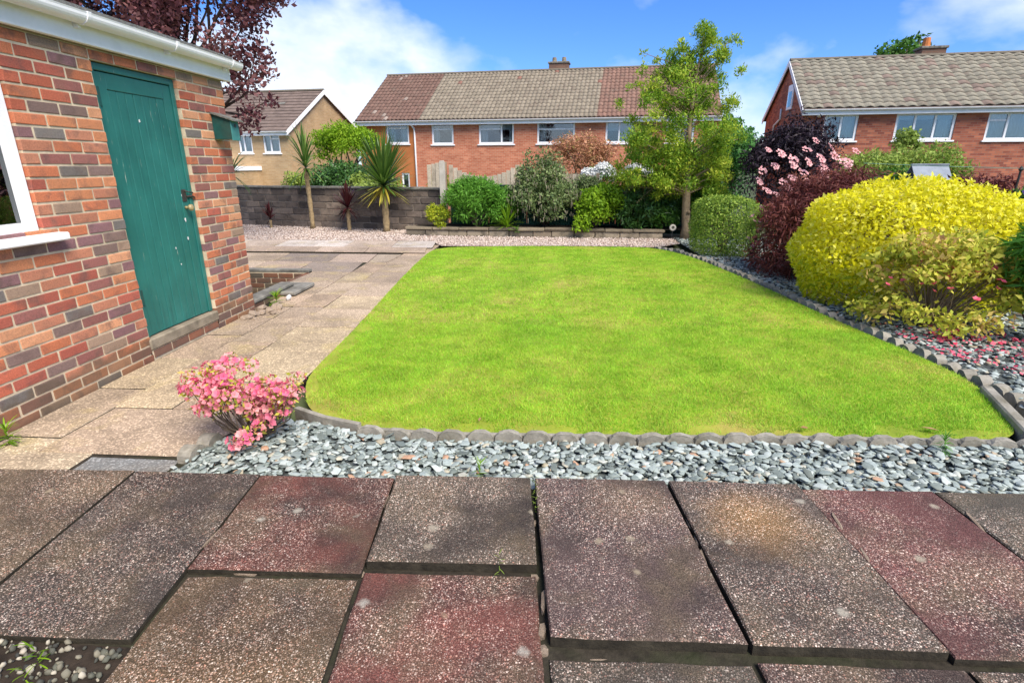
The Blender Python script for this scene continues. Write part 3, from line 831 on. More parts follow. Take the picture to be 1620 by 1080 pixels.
OCT_F = np.array([(0, 1, 4), (1, 2, 4), (2, 3, 4), (3, 0, 4), (1, 0, 5), (2, 1, 5), (3, 2, 5), (0, 3, 5)])
def instances(P, V0, F0, S, rotz, tilt, tone):
    n = len(P); k = len(V0)
    V = V0[None] * S[:, None, :]
    tx = tilt[:, 0:1]; ty = tilt[:, 1:2]
    x, y, z = V[..., 0], V[..., 1], V[..., 2]
    y, z = y * np.cos(tx) - z * np.sin(tx), y * np.sin(tx) + z * np.cos(tx)
    x, z = x * np.cos(ty) + z * np.sin(ty), -x * np.sin(ty) + z * np.cos(ty)
    c, s = np.cos(rotz)[:, None], np.sin(rotz)[:, None]
    x, y = x * c - y * s, x * s + y * c
    V = np.stack([x, y, z], -1) + P[:, None, :]
    F = (F0[None] + (np.arange(n) * k)[:, None, None]).reshape(-1, F0.shape[1])
    return V.reshape(-1, 3), F, np.repeat(tone, k)
def in_poly(n, poly):
    p = np.array(poly); P = np.column_stack([rng.uniform(p[:, 0].min(), p[:, 0].max(), n), rng.uniform(p[:, 1].min(), p[:, 1].max(), n)])
    return P[inside(P, poly)]
P = in_poly(26000, gravel_poly); n = len(P)
V, F, tn = instances(np.column_stack([P, np.full(n, 0.012)]), OCT_V, OCT_F, rng.uniform(0.018, 0.040, (n, 3)), rng.uniform(0, 6.28, n), rng.normal(size=(n, 2)) * 0.4, rng.random(n))
o = new_obj('gravel', np_mesh('gravel', V, F, tn), M['pebble'], gravel); o['kind'] = 'stuff'

# ---- slate beds
front_poly = [(-1.84, 2.40), (-1.80, 2.56), (-1.55, 2.86), (-1.32, 2.84), (-1.02, 2.70), (-0.6, 2.66), (0.5, 2.70), (1.5, 2.75), (2.6, 2.78), (3.3, 2.75), (3.3, 2.30), (1.8, 2.28), (0, 2.23), (-1.35, 2.20), (-1.86, 2.20)]
right_poly = [(2.62, 10.7), (2.60, 9.0), (2.84, 7.1), (2.95, 5.63), (3.06, 4.73), (3.14, 4.06), (3.12, 3.62), (2.95, 3.10), (3.3, 2.75), (6.5, 2.9), (6.5, 11.9), (2.66, 11.7)]
slate_front = poly_obj('slate_bed', front_poly, 0.000, M['slatebed'])
slate_right = poly_obj('slate_bed', right_poly, 0.002, M['slatebed'])
def chip_shape(seed):
    r = np.random.default_rng(seed); k = 7
    a = np.sort(r.uniform(0, 2 * math.pi, k) * 0.35 + np.linspace(0, 2 * math.pi, k, endpoint=False))
    rad = 0.5 * r.uniform(0.72, 1.1, k)
    top = np.column_stack([rad * np.cos(a) * 0.9, rad * np.sin(a) * 0.66, np.full(k, 0.5) + 0.06 * r.normal(size=k)])
    mid = np.column_stack([rad * np.cos(a) * 1.05, rad * np.sin(a) * 0.80, np.full(k, 0.0)])
    bot = top.copy(); bot[:, 2] = -0.5
    V = np.concatenate([top, mid, bot, [[0, 0, 0.55]]])
    F = []
    for i in range(k):
        j = (i + 1) % k
        F += [(3 * k, i, j), (i, k + i, k + j), (i, k + j, j), (k + i, 2 * k + i, 2 * k + j), (k + i, 2 * k + j, k + j)]
    return V, np.array(F)
shapes = [chip_shape(s) for s in range(7)]
def slate_layer(P, z, smin, smax, tilt):
    n = len(P); out = []
    kk = rng.integers(0, 7, n)
    for s in range(7):
        i = np.where(kk == s)[0]
        m = len(i); l = rng.uniform(smin, smax, m)
        S = np.column_stack([l, l * rng.uniform(0.8, 1.25, m), rng.uniform(0.006, 0.011, m)])
        Pz = np.column_stack([P[i], z + rng.uniform(0, 0.018, m)])
        out.append(instances(Pz, shapes[s][0], shapes[s][1], S, rng.uniform(0, 6.28, m), rng.normal(size=(m, 2)) * tilt, rng.random(m)))
    b = 0; Vs = []; Fs = []; Ts = []
    for v, f, t in out:
        Vs.append(v); Fs.append(f + b); Ts.append(t); b += len(v)
    return np.concatenate(Vs), np.concatenate(Fs), np.concatenate(Ts)
# front strip: lower layers as one mass, the 300 topmost near chips one by one
P = in_poly(6500, front_poly)
V, F, tn = slate_layer(P, 0.006, 0.030, 0.064, 0.20)
o = new_obj('slate_chippings', np_mesh('slate_chippings', V, F, tn), M['slate'], slate_front); o['kind'] = 'stuff'
chip_meshes = []
for s in range(7):
    m = np_mesh('slate_chip', shapes[s][0], shapes[s][1], np.full(len(shapes[s][0]), s * 0.09)); m.materials.append(M['slate']); chip_meshes.append(m)
P = in_poly(900, front_poly); P = P[P[:, 0] < 2.6][:300]
for p in P:
    l = random.uniform(0.040, 0.075)
    new_obj('slate_chip', random.choice(chip_meshes), None, slate_front, (p[0], p[1], random.uniform(0.026, 0.038)), (random.gauss(0, .16), random.gauss(0, .16), random.uniform(0, 6.28)), scale=(l, l * random.uniform(.8, 1.2), random.uniform(.007, .011)))
P = in_poly(22000, right_poly); P = P[(P[:, 0] < 4.6) | (rng.random(len(P)) < 0.25)]
V, F, tn = slate_layer(P, 0.010, 0.035, 0.075, 0.25)
o = new_obj('slate_chippings', np_mesh('slate_chippings', V, F, tn), M['slate'], slate_right); o['kind'] = 'stuff'

# ---- soil of the raised bed and pebbles under the missing patio slab
poly_obj('raised_bed_soil', [(-3.0, 12.0), (2.6, 11.78), (3.6, 12.0), (3.6, 13.0), (-2.9, 13.0)], 0.17, M['soil'])
hole = poly_obj('pebble_patch', [(-2.0, 0.5), (-1.26, 0.5), (-1.26, 1.24), (-2.0, 1.24)], 0.036, M['soil'])
P = in_poly(420, [(-1.85, 1.02), (-1.26, 1.02), (-1.26, 1.24), (-1.85, 1.24)])
def pebble_mesh(s):
    r = np.random.default_rng(s); import bmesh
    bm = bmesh.new(); bmesh.ops.create_icosphere(bm, subdivisions=1, radius=0.5)
    for v in bm.verts: v.co *= 1 + 0.16 * r.normal()
    m = bpy.data.meshes.new('pebble'); bm.to_mesh(m); bm.free()
    a = m.attributes.new('tone', 'FLOAT', 'POINT'); a.data.foreach_set('value', np.full(len(m.vertices), s / 9.0, dtype=np.float32))
    m.polygons.foreach_set('use_smooth', np.ones(len(m.polygons), dtype=bool)); m.materials.append(M['darkpebble']); return m
pm = [pebble_mesh(s) for s in range(10)]
for p in P[:300]:
    s = random.choice((0.009, 0.012, 0.015, 0.019, 0.026))
    new_obj('pebble', random.choice(pm), None, hole, (p[0], p[1], 0.038 + s * 0.25), (random.uniform(0, 3), random.uniform(0, 3), random.uniform(0, 6)), scale=(s, s * random.uniform(.7, 1.2), s * 0.7))

# ================================================================== GARAGE
WX, CY, ZT = -3.10, 5.44, 2.22        # wall plane, far corner, level of the first bed joint
gar = thing('garage', 'red brick garage with green boarded door and white gutter', 'garage', (WX, CY, 0.0))
# local frame: x out of the wall (towards the path), y along the wall (corner = 0, towards the camera negative), z up
DY0, DY1, DZ0, DZ1 = -1.565, -0.675, 0.17, ZT - 0.075
WY0, WY1, WZ0, WZ1 = -3.59, -2.24, 1.07, ZT - 0.15
def holes_wall(u0, u1, z0, z1, holes, depth, place):
    """front face with rectangular openings and their reveals; place(u, d, z) -> xyz"""
    us = sorted({u0, u1, *[h[0] for h in holes], *[h[1] for h in holes]}); zs = sorted({z0, z1, *[h[2] for h in holes], *[h[3] for h in holes]})
    V = []; F = []
    def quad(ps):
        b = len(V); V.extend(ps); F.append((b, b + 1, b + 2, b + 3))
    for a, b_ in zip(us[:-1], us[1:]):
        for c, d in zip(zs[:-1], zs[1:]):
            m = ((a + b_) / 2, (c + d) / 2)
            if any(h[0] < m[0] < h[1] and h[2] < m[1] < h[3] for h in holes): continue
            quad([place(a, 0, c), place(b_, 0, c), place(b_, 0, d), place(a, 0, d)])
    for (a, b_, c, d) in holes:
        quad([place(a, 0, c), place(a, depth, c), place(a, depth, d), place(a, 0, d)])
        quad([place(b_, 0, d), place(b_, depth, d), place(b_, depth, c), place(b_, 0, c)])
        quad([place(a, 0, d), place(a, depth, d), place(b_, depth, d), place(b_, 0, d)])
        quad([place(b_, 0, c), place(b_, depth, c), place(a, depth, c), place(a, 0, c)])
    m = bpy.data.meshes.new('wall'); m.from_pydata(V, [], F); m.update(); return m
REC = 0.0045
wall = new_obj('wall', holes_wall(-6.5, -REC, -0.1, 2.32, [(DY0 - REC, DY1 + REC, -0.1, DZ1 + REC), (WY0 - REC, WY1 + REC, WZ0 - REC, WZ1 + REC)], 0.11, lambda u, d, z: (-REC - d, u, z)), M['mortar'], gar)
mb = MB(); mb.box(-3.2, -0.13, -6.5, -0.02, -0.1, 2.30); mb.obj('inner_leaf', M['room'], gar)
# remove the part of the inner leaf seen through the window: a dark lining set further back
PAL = [(0.44, 0.130, 0.055), (0.49, 0.175, 0.072), (0.40, 0.100, 0.050), (0.34, 0.085, 0.050), (0.24, 0.085, 0.062), (0.185, 0.110, 0.082), (0.150, 0.118, 0.092), (0.27, 0.165, 0.100), (0.52, 0.225, 0.105), (0.42, 0.155, 0.080), (0.205, 0.095, 0.085)]
PAL = [(c[0] * 1.12, c[1] * 1.24, c[2] * 1.42) for c in PAL]
PW = [5, 5, 4, 3, 3, 2.2, 1.6, 2, 2.5, 3.5, 2.2]
brick_cache = {}
def brick_mesh(l):
    k = round(l, 3)
    if k not in brick_cache:
        ms = []
        for v in range(4 if k > 0.2 else 2):
            mb = MB(); mb.box(-0.06, 0.0, 0.0015, l - 0.0015, 0.0015, 0.0635, 0.0035)
            mb.v = [(p[0] + rng.normal() * 0.0012, p[1] + rng.normal() * 0.0014, p[2] + rng.normal() * 0.0013) for p in mb.v]
            m = mb.mesh('brick'); m.materials.append(M['brick']); ms.append(m)
        brick_cache[k] = ms
    return random.choice(brick_cache[k])
rest = [MB() for _ in range(5)]; nb = 0
for n in range(0, 31):
    z = ZT - 0.075 * n + 0.005
    off = 0.0 if n % 2 else 0.1125
    y = -off if off else 0.0
    segs = []
    if off: segs.append((-0.1025, 0.0))
    y = -0.1125 if off else 0.0
    while y > -6.4:
        segs.append((y - 0.215, y)); y -= 0.225
    for (a, b_) in segs:
        for (ha, hb, hz0, hz1) in ((DY0, DY1, 0.0, DZ1), (WY0, WY1, WZ0, WZ1)):
            if z + 0.04 > hz0 and z + 0.03 < hz1:
                if a >= ha - 0.004 and b_ <= hb + 0.004: a = b_
                elif a < hb < b_: a = hb
                elif a < ha < b_: b_ = ha
        if b_ - a < 0.035: continue
        if a < -3.0:
            random.choice(rest).box(-0.06, 0.0, a, b_, z, z + 0.065, 0.0)
            continue
        c = random.choices(PAL, PW)[0]
        s = random.uniform(0.88, 1.12)
        new_obj('brick', brick_mesh(b_ - a), None, gar, (random.uniform(-0.0015, 0.002), a, z), color=[x * s for x in c]); nb += 1
for k in range(5):
    ro = rest[k].obj('brickwork', M['brick'], gar, color=PAL[(0, 2, 4, 6, 8)[k]]); ro['kind'] = 'stuff'
# gable return bricks at the corner (far end face)
mb = MB(); mb.box(-3.2, -0.07, -0.02, -0.001, -0.1, 2.30); mb.obj('end_wall', M['mortar'], gar)
MB().box(-0.10, -REC, DY0 - 0.02, DY1 + 0.02, -0.1, 0.0745).obj('footing', M['mortar'], gar)
# threshold, brick course under it
mb = MB(); mb.box(-0.09, 0.010, DY0 - 0.02, DY1 + 0.02, 0.075, DZ0 - 0.002, 0.012); mb.obj('threshold', M['threshold'], gar)
for k in range(4):
    new_obj('brick', brick_mesh(0.215), None, gar, (0.0, DY0 + 0.01 + 0.222 * k, 0.006), color=random.choice(PAL[2:6]))
# door
door = MB().box(-0.085, -0.052, DY0 + 0.052, DY1 - 0.052, DZ0 + 0.004, DZ1 - 0.054).obj('door', M['door'], gar)
fr = MB()
fr.box(-0.10, -0.030, DY0 + 0.002, DY0 + 0.050, DZ0 + 0.002, DZ1 - 0.002, 0.004); fr.box(-0.10, -0.030, DY1 - 0.050, DY1 - 0.002, DZ0 + 0.002, DZ1 - 0.002, 0.004)
fr.box(-0.10, -0.0305, DY0 + 0.050, DY1 - 0.050, DZ1 - 0.050, DZ1 - 0.002, 0.004); fr.obj('door_frame', M['door'], gar)
w = (DY1 - DY0 - 0.108)
ya, yb = DY0 + 0.054, DY1 - 0.054
MB().box(-0.052, -0.040, ya, ya + 0.095, DZ0 + 0.006, DZ1 - 0.056, 0.003).obj('stile', M['door'], door)
MB().box(-0.052, -0.040, yb - 0.095, yb, DZ0 + 0.006, DZ1 - 0.056, 0.003).obj('stile', M['door'], door)
MB().box(-0.052, -0.0402, ya + 0.096, yb - 0.096, DZ1 - 0.165, DZ1 - 0.056, 0.003).obj('top_rail', M['door'], door)
k = 7; bw = (yb - ya - 0.192) / k
for i in range(k):
    MB().box(-0.052, -0.0435 - 0.001 * (i % 3), ya + 0.096 + i * bw + 0.002, ya + 0.096 + (i + 1) * bw - 0.002, DZ0 + 0.006, DZ1 - 0.167, 0.004).obj('board', M['door'], door)
for z in (0.42, 1.86):
    MB().box(-0.040, -0.028, DY0 + 0.035, DY0 + 0.062, z, z + 0.13, 0.003).obj('hinge', M['teal'], door)
mb = MB(); mb.tube([(-0.040, yb - 0.06, 1.12), (-0.005, yb - 0.06, 1.12)], [0.013, 0.011], 10); mb.tube([(-0.012, yb - 0.06, 1.12), (0.004, yb - 0.06, 1.12), (0.018, yb - 0.06, 1.12), (0.026, yb - 0.06, 1.12)], [0.018, 0.029, 0.027, 0.012], 12); mb.obj('knob', M['brass'], door, True)
mb = MB(); mb.box(-0.040, -0.034, yb - 0.085, yb - 0.030, 1.17, 1.27, 0.002); mb.tube([(-0.034, yb - 0.03, 1.21), (-0.015, yb + 0.01, 1.215), (-0.012, yb + 0.045, 1.20)], 0.008, 6); mb.tube([(-0.034, yb - 0.05, 1.26), (-0.012, yb - 0.03, 1.25), (-0.012, yb + 0.03, 1.24)], 0.006, 6)
mb.obj('latch', M['iron'], door)
# bare spots of the worn paint as small proud flakes
for (fy, fz, r) in ((0.36, 1.79, 0.008), (0.70, 1.22, 0.008), (0.69, 1.02, 0.012), (0.68, 0.86, 0.009), (0.50, 0.80, 0.006), (0.53, 0.66, 0.005)):
    pts = [(r * random.uniform(.5, 1.0) * math.cos(a), r * 1.9 * random.uniform(.5, 1.0) * math.sin(a)) for a in np.linspace(0, 6.28, 9)[:-1]]
    MB().prism([(p[0] + ya + fy, p[1] + fz) for p in pts], 0, -0.0415, -0.0385).obj('paint_flake', M['stone'], door)
# window
wf = MB(); t = 0.07
for a, b_, c, d in ((WY0, WY0 + t, WZ0, WZ1), (WY1 - t, WY1, WZ0, WZ1), (WY0 + t, WY1 - t, WZ0, WZ0 + t), (WY0 + t, WY1 - t, WZ1 - t, WZ1), ((WY0 + WY1) / 2 - 0.035, (WY0 + WY1) / 2 + 0.035, WZ0 + t, WZ1 - t)):
    wf.box(-0.09, -0.022, a + 0.001, b_ - 0.001, c + 0.001, d - 0.001, 0.006)
win = wf.obj('window', M['white'], gar)
MB().box(-0.066, -0.060, WY0 + t, WY1 - t, WZ0 + t, WZ1 - t).obj('pane', M['darkglass'], win)
MB().box(-0.09, 0.075, WY0 - 0.06, WY1 + 0.105, WZ0 - 0.050, WZ0 - 0.002, 0.008).obj('sill', M['white'], win)
mb = MB()
for i in range(24):
    y0 = WY0 + 0.05 + i * 0.054; mb.box(-0.118 - 0.006 * (i % 2), -0.112 - 0.006 * (i % 2), y0, y0 + 0.05, WZ0 + 0.05, WZ1 - 0.05)
mb.obj('curtain', M['teal'], win)
# fascia, gutter, roof
FB = 2.225
MB().box(-0.02, 0.055, -6.5, 0.075, FB, FB + 0.165, 0.004).obj('fascia', M['whitewood'], gar)
MB().box(-0.021, 0.020, -6.5, -0.0, FB - 0.004, FB + 0.002).obj('soffit_batten', M['threshold'], gar)
g = MB(); r = 0.056; cx, cz = 0.115, FB + 0.155
ang = np.linspace(math.pi, 2 * math.pi, 13)
prof = [(cx + r * math.cos(a), cz + r * math.sin(a)) for a in ang] + [(cx + r + 0.004, cz + 0.010), (cx + r - 0.006, cz + 0.010)] + [(cx + (r - 0.005) * math.cos(a), cz + (r - 0.005) * math.sin(a)) for a in ang[::-1]]
n = len(prof); V = []; 
for y in (-6.5, 0.12):
    for p in prof: V.append((p[0], y, p[1]))
F = [(i, (i + 1) % n, n + (i + 1) % n, n + i) for i in range(n)]
g.add(V, F); gut = g.obj('gutter', M['white'], gar, False)
cap = MB(); cap.prism([(cx + r * math.cos(a), cz + r * math.sin(a)) for a in ang], 1, 0.120, 0.126); cap.obj('stop_end', M['white'], gut)
for y in (-3.9, -3.1, -2.62, -1.72, -0.85, -0.05):
    br = MB(); prof2 = [(cx + (r + 0.005) * math.cos(a), cz + (r + 0.005) * math.sin(a)) for a in ang] + [(cx + r + 0.008, cz + 0.014), (cx - r - 0.004, cz + 0.014)]
    br.prism([(p[0], p[1]) for p in prof2], 1, y, y + 0.028); br.box(0.055, 0.09, y + 0.002, y + 0.026, cz - 0.075, cz - 0.025)
    br.obj('gutter_bracket', M['white'], gut)
rf = MB(); rf.prism([(0.085, FB + 0.175), (0.085, FB + 0.215), (-1.6, FB + 0.42), (-3.25, FB + 0.215), (-3.25, FB + 0.175), (-1.6, FB + 0.38)], 1, -6.5, 0.10)
roof = rf.obj('roof', M['felt'], gar)
MB().box(-3.2, 0.05, -0.06, 0.085, FB + 0.1, FB + 0.176).obj('roof_edge', M['felt'], roof)

# bird box at the garage corner
bb = thing('bird_box', 'dark green wooden bird box fixed to the garage brick corner', 'bird box', (WX, CY - 0.19, 1.70))
MB().prism([(0.002, 0.0), (0.165, 0.0), (0.165, 0.165), (0.002, 0.215)], 1, -0.065, 0.065).obj('body', M['teal'], bb)
fp = MB().box(0.166, 0.176, -0.064, 0.064, -0.012, 0.166, 0.002).obj('front', M['tealpale'], bb)  # front board coloured paler than the body
MB().tube([(0.1765, 0, 0.118), (0.1785, 0, 0.118)], 0.016, 14).obj('entrance_hole', M['iron'], bb)
MB().prism([(-0.0, 0.219), (0.215, 0.152), (0.215, 0.165), (0.0, 0.234)], 1, -0.085, 0.085).obj('lid', M['felt'], bb)

# ---- low walls of the sunken area beyond the garage corner
pit = thing('sunken_planter', 'brick sided sunken pit with mossy concrete coping beyond the garage', 'planter', (-3.9, 6.9, -0.55))
def pbox(name, mat, x0, x1, y0, y1, z0, z1, b=0.006):
    return MB().box(x0 + 3.9, x1 + 3.9, y0 - 6.9, y1 - 6.9, z0 + 0.55, z1 + 0.55, b).obj(name, mat, pit)
pbox('coping', M['coping'], -5.3, -3.40, 7.50, 7.62, 0.004, 0.045)
def brick_row(x0, x1, y, z, along='x'):
    a = x0
    while a < x1 - 0.05:
        l = min(0.215, x1 - a)
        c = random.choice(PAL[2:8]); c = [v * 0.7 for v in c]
        if along == 'x': new_obj('brick', brick_mesh(round(l, 2)), None, pit, (a + 3.9, y - 6.9, z + 0.55), (0, 0, -math.pi / 2), color=c)
        else: new_obj('brick', brick_mesh(round(l, 2)), None, pit, (y + 3.9, a - 6.9, z + 0.55), color=c)
        a += 0.225
for r_ in range(7):
    brick_row(-5.2 + 0.11 * (r_ % 2), -3.45, 7.495, -0.075 - 0.075 * r_)
pbox('side_wall', M['mortar'], -5.3, -3.44, 7.505, 7.60, -0.56, 0.003, 0)
for r_ in range(7):
    z = -0.06 - 0.075 * r_
    a = 6.6
    brick_row(6.62 + 0.11 * (r_ % 2), 7.48, -3.385, z, 'y')
pbox('side_wall', M['mortar'], -3.44, -3.40, 6.30, 7.5, -0.56, -0.004, 0)
# low front wall with coping, from the garage corner
pbox('low_wall', M['mortar'], -3.235, -3.125, 5.46, 6.34, -0.5, 0.058, 0)
for r_ in range(3):
    brick_row(5.46 + 0.11 * (r_ % 2), 6.34, -3.118, -0.018 - 0.075 * r_ if r_ else -0.012, 'y')
pbox('coping', M['coping'], -3.27, -3.10, 5.45, 6.40, 0.060, 0.105, 0.012)
pbox('step_slab', M['coping'], -3.28, -2.94, 6.05, 6.62, 0.012, 0.055, 0.010)
lump = thing('rubble_heap', 'small heap of broken pinkish mortar at the garage corner', 'rubble', (-2.98, 5.30, 0))
for i in range(16):
    s = random.uniform(0.05, 0.13)
    new_obj('rubble_piece', random.choice(chunks), None, lump, (random.uniform(-0.09, 0.16), random.uniform(-0.25, 0.20), s * 0.15), (random.uniform(-.4, .4), random.uniform(-.4, .4), random.uniform(0, 6)), scale=(s, s * random.uniform(.6, 1.2), s * 0.55))
ws = new_obj('white_stone', pm[3].copy(), None, None, (-2.93, 5.86, 0.032), (0.3, 0.2, 0.5), scale=(0.07, 0.06, 0.085))
ws.data.materials.clear(); ws.data.materials.append(M['stone']); tag(ws, 'white pebble lying beside the pit coping', 'stone')

# ================================================================== BACK OF THE GARDEN
# ---- block wall
BW_A = R(-12); bw0 = np.array((-2.35, 12.61))
bwall = thing('block_wall', 'dark weathered stone block wall behind the spiky palms', 'wall', (bw0[0], bw0[1], 0), BW_A)
MB().box(-9.0, -0.02, 0.016, 0.19, -0.1, 0.93).obj('mortar_core', M['blockmortar'], bwall)
BC = [(0.17, 0.135, 0.11), (0.13, 0.105, 0.088), (0.09, 0.074, 0.064), (0.21, 0.165, 0.13), (0.155, 0.125, 0.103), (0.23, 0.18, 0.14)]
bm_cache = {}
def block_mesh(l, h, d, b=0.012, jit=0.004, mat='block', name='block'):
    k = (round(l, 2), round(h, 3), mat)
    if k not in bm_cache:
        ms = []
        for v in range(3):
            mb = MB(); mb.box(0, l, -0.0, d, 0, h, b); mb.v = [tuple(np.array(p) + rng.normal(size=3) * jit) for p in mb.v]
            m = mb.mesh(name); m.materials.append(M[mat]); ms.append(m)
        bm_cache[k] = ms
    return random.choice(bm_cache[k])
for r_ in range(6):
    x = -0.02 - (0.0 if r_ % 2 else 0.19); z = 0.0 + 0.155 * r_
    if r_ % 2 == 0: new_obj('block', block_mesh(0.17, 0.143, 0.1), None, bwall, (-0.19, 0, z), color=random.choice(BC))
    while x > -8.8:
        new_obj('block', block_mesh(0.37, 0.143, 0.1), None, bwall, (x - 0.385 + 0.008, random.uniform(-0.005, 0.005), z), color=[c * f_ for f_ in (random.uniform(0.75, 1.2),) for c in random.choice(BC)])
        x -= 0.385
x = 0.03
while x > -8.9:
    new_obj('coping_stone', block_mesh(0.60, 0.05, 0.27, 0.012, 0.003, 'coping', 'coping_stone'), None, bwall, (x - 0.61, -0.035, 0.935 + random.uniform(-0.003, 0.003)))
    x -= 0.61

# ---- raised bed wall
rb_a = math.atan2(11.64 - 11.92, 5.65)
rbed = thing('raised_bed_wall', 'low two course stone wall edging the raised shrub bed', 'wall', (-3.10, 11.92, 0), rb_a)
RC = [(0.30, 0.245, 0.17), (0.25, 0.20, 0.14), (0.20, 0.165, 0.12), (0.34, 0.28, 0.20)]
x = 0.0; i = 0
while x < 5.6:
    l = (0.44, 0.52, 0.40, 0.48)[i % 4]
    if x + l > 5.66: break
    new_obj('block', block_mesh(l - 0.01, 0.125, 0.16, 0.012, 0.004, 'bed'), None, rbed, (x, random.uniform(-.004, .004), 0.0), color=random.choice(RC)); x += l; i += 1
x = -0.02; i = 0
while x < 5.6:
    l = (0.62, 0.58, 0.66)[i % 3]
    if x + l > 5.75: break
    new_obj('coping_stone', block_mesh(l - 0.006, 0.06, 0.24, 0.014, 0.004, 'bed', 'coping_stone'), None, rbed, (x, -0.03 + random.uniform(-.006, .006), 0.128), (0, 0, random.uniform(-.01, .01)), color=[c * 0.75 for c in random.choice(RC)]); x += l; i += 1

# ---- pale timber fence with concrete post, dark green screen in front
fence = thing('wooden_fence', 'pale weathered timber fence with dipping top behind the shrubs', 'fence', (-2.40, 13.05, -0.1), R(-4))
def board_obj(parent, x, w, h, y, mat, color=None, d=0.018):
    MB().box(x, x + w, y, y + d, 0, h, 0.003).obj('board', mat, parent, color=color)
FWC = [(0.50, 0.43, 0.33), (0.46, 0.40, 0.31), (0.54, 0.47, 0.37), (0.42, 0.35, 0.26)]
for i in range(4):
    board_obj(fence, -0.42 + i * 0.10, 0.094, 1.62 - 0.02 * abs(i - 2), 0.0 + 0.012 * (i % 2), M['fencewood'], random.choice(FWC))
for p in range(2):
    x0 = 0.10 + p * 1.72
    for i in range(16):
        f = (i + 0.5) / 16
        h = 1.62 - 0.30 * math.sin(math.pi * f) ** 0.8 * (1 if p != 1 else -0.12) - 0.09 * p
        if p == 1: h -= 0.18
        board_obj(fence, x0 + i * 0.103, 0.098, h, 0.012 * (i % 2), M['fencewood'], random.choice(FWC))
    if p < 2:
        MB().box(x0 + 1.655, x0 + 1.735, -0.04, 0.05, 0, 1.50 - 0.1 * p, 0.006).obj('post', M['fencewood'], fence, color=(0.36, 0.28, 0.19))
MB().box(-0.10, 0.02, 0.03, 0.14, 0, 1.64, 0.006).obj('post', M['fencewood'], fence, color=(0.34, 0.24, 0.15))
cp = MB(); cp.box(-0.06, 0.06, -0.06, 0.06, 0, 1.60, 0.008); cp.box(-0.045, 0.045, -0.045, 0.045, 1.60, 1.625, 0.006)
post = cp.obj('concrete_post', M['concrete'], None, loc=(-2.34, 12.42, -0.06))
tag(post, 'pale concrete fence post at the end of the block wall', 'post')
gsc = thing('green_screen', 'dark green boarded screen behind the raised bed shrubs', 'fence', (-2.22, 12.72, 0.0), R(-2))
for i in range(46):
    board_obj(gsc, i * 0.125, 0.121, 1.02, 0.01 * (i % 2), M['greenfence'])
MB().box(-0.01, 5.76, -0.02, 0.05, 1.021, 1.05, 0.004).obj('top_rail', M['greenfence'], gsc)

# ---- stone edging of the lawn
def scallop_mesh(w, h, d):
    ang = np.linspace(math.pi, 0, 9); poly = [(-w / 2, -0.06)] + [(w / 2 * math.cos(a), h * 0.12 + h * 0.88 * math.sin(a)) for a in ang] + [(w / 2, -0.06)]
    mb = MB(); mb.prism(poly, 1, -d / 2, d / 2)
    mb.v = [tuple(np.array(p) + rng.normal(size=3) * 0.0015) for p in mb.v]
    m = mb.mesh('edging_stone'); m.materials.append(M['edging']); return m
sm = [scallop_mesh(0.152, 0.058, 0.034) for _ in range(4)]
sr = [scallop_mesh(0.135, 0.080, 0.075) for _ in range(4)]
def along(pts, step):
    p = np.array(pts, float); d = np.r_[0, np.cumsum(np.hypot(*np.diff(p, axis=0).T))]
    for s in np.arange(step / 2, d[-1], step):
        x = np.interp(s, d, p[:, 0]); y = np.interp(s, d, p[:, 1]); x2 = np.interp(min(s + 0.03, d[-1]), d, p[:, 0]); y2 = np.interp(min(s + 0.03, d[-1]), d, p[:, 1]); x1 = np.interp(s - 0.03, d, p[:, 0]); y1 = np.interp(s - 0.03, d, p[:, 1])
        yield x, y, math.atan2(y2 - y1, x2 - x1)
ed = thing('lawn_edging', 'grey scalloped concrete edging between the lawn and the front slate', 'edging', (0, 2.73, 0))
for x, y, a in along([(-1.06, 2.725), (-0.6, 2.69), (0.5, 2.725), (1.5, 2.78), (2.6, 2.80), (3.2, 2.78)], 0.158):
    new_obj('edging_stone', random.choice(sm), None, ed, (x, y - 2.73, random.uniform(-.004, .006) + 0.006), (random.gauss(0, .03), random.gauss(0, .02), a + random.gauss(0, .02)))
st = MB()
pts = [(-1.52, 2.96), (-1.30, 2.845), (-1.06, 2.768), (-0.6, 2.728), (0.5, 2.762), (1.5, 2.812), (2.55, 2.835)]
for (a, b_) in zip(pts[:-1], pts[1:]):
    d = np.array(b_) - np.array(a); L = np.hypot(*d); nrm = np.array((-d[1], d[0])) / L * 0.016
    q = [np.array(a) - nrm, np.array(b_) - nrm, np.array(b_) + nrm, np.array(a) + nrm]
    st.prism([(p[0], p[1] - 2.73) for p in q], 2, -0.05, 0.030 if a[0] > -1.1 else 0.055)
st.obj('edging_strip', M['edging'], ed)
for (x, y) in ((-1.86, 2.44), (-1.84, 2.57)):
    new_obj('edging_stone', sr[0], None, ed, (x, y - 2.73, 0.0), (0, 0, 1.5), scale=(0.9, 1.0, 0.8))
er = thing('border_edging', 'worn concrete edging stones curving along the right of the lawn', 'edging', (2.9, 5.6, 0))
for x, y, a in along([(2.95, 2.98), (3.10, 3.45), (3.12, 4.0), (3.02, 4.73), (2.91, 5.63), (2.80, 7.1), (2.57, 8.9), (2.32, 9.85), (2.0, 10.33)], 0.15):
    new_obj('edging_stone', random.choice(sr), None, er, (x - 2.9, y - 5.6, random.uniform(-.016, .006) - 0.026), (random.gauss(0, .12), random.gauss(0, .08), a + random.gauss(0, .12)))
k0 = MB(); d = np.array((2.74, 2.93)) - np.array((3.00, 3.62)); L = np.hypot(*d)
kb = MB().box(0, L, -0.035, 0.035, -0.05, 0.055, 0.010).obj('kerb_stone', M['edging'], er, loc=(2.99 - 2.9, 3.60 - 5.6, 0), rot=(0, 0, math.atan2(d[1], d[0])))

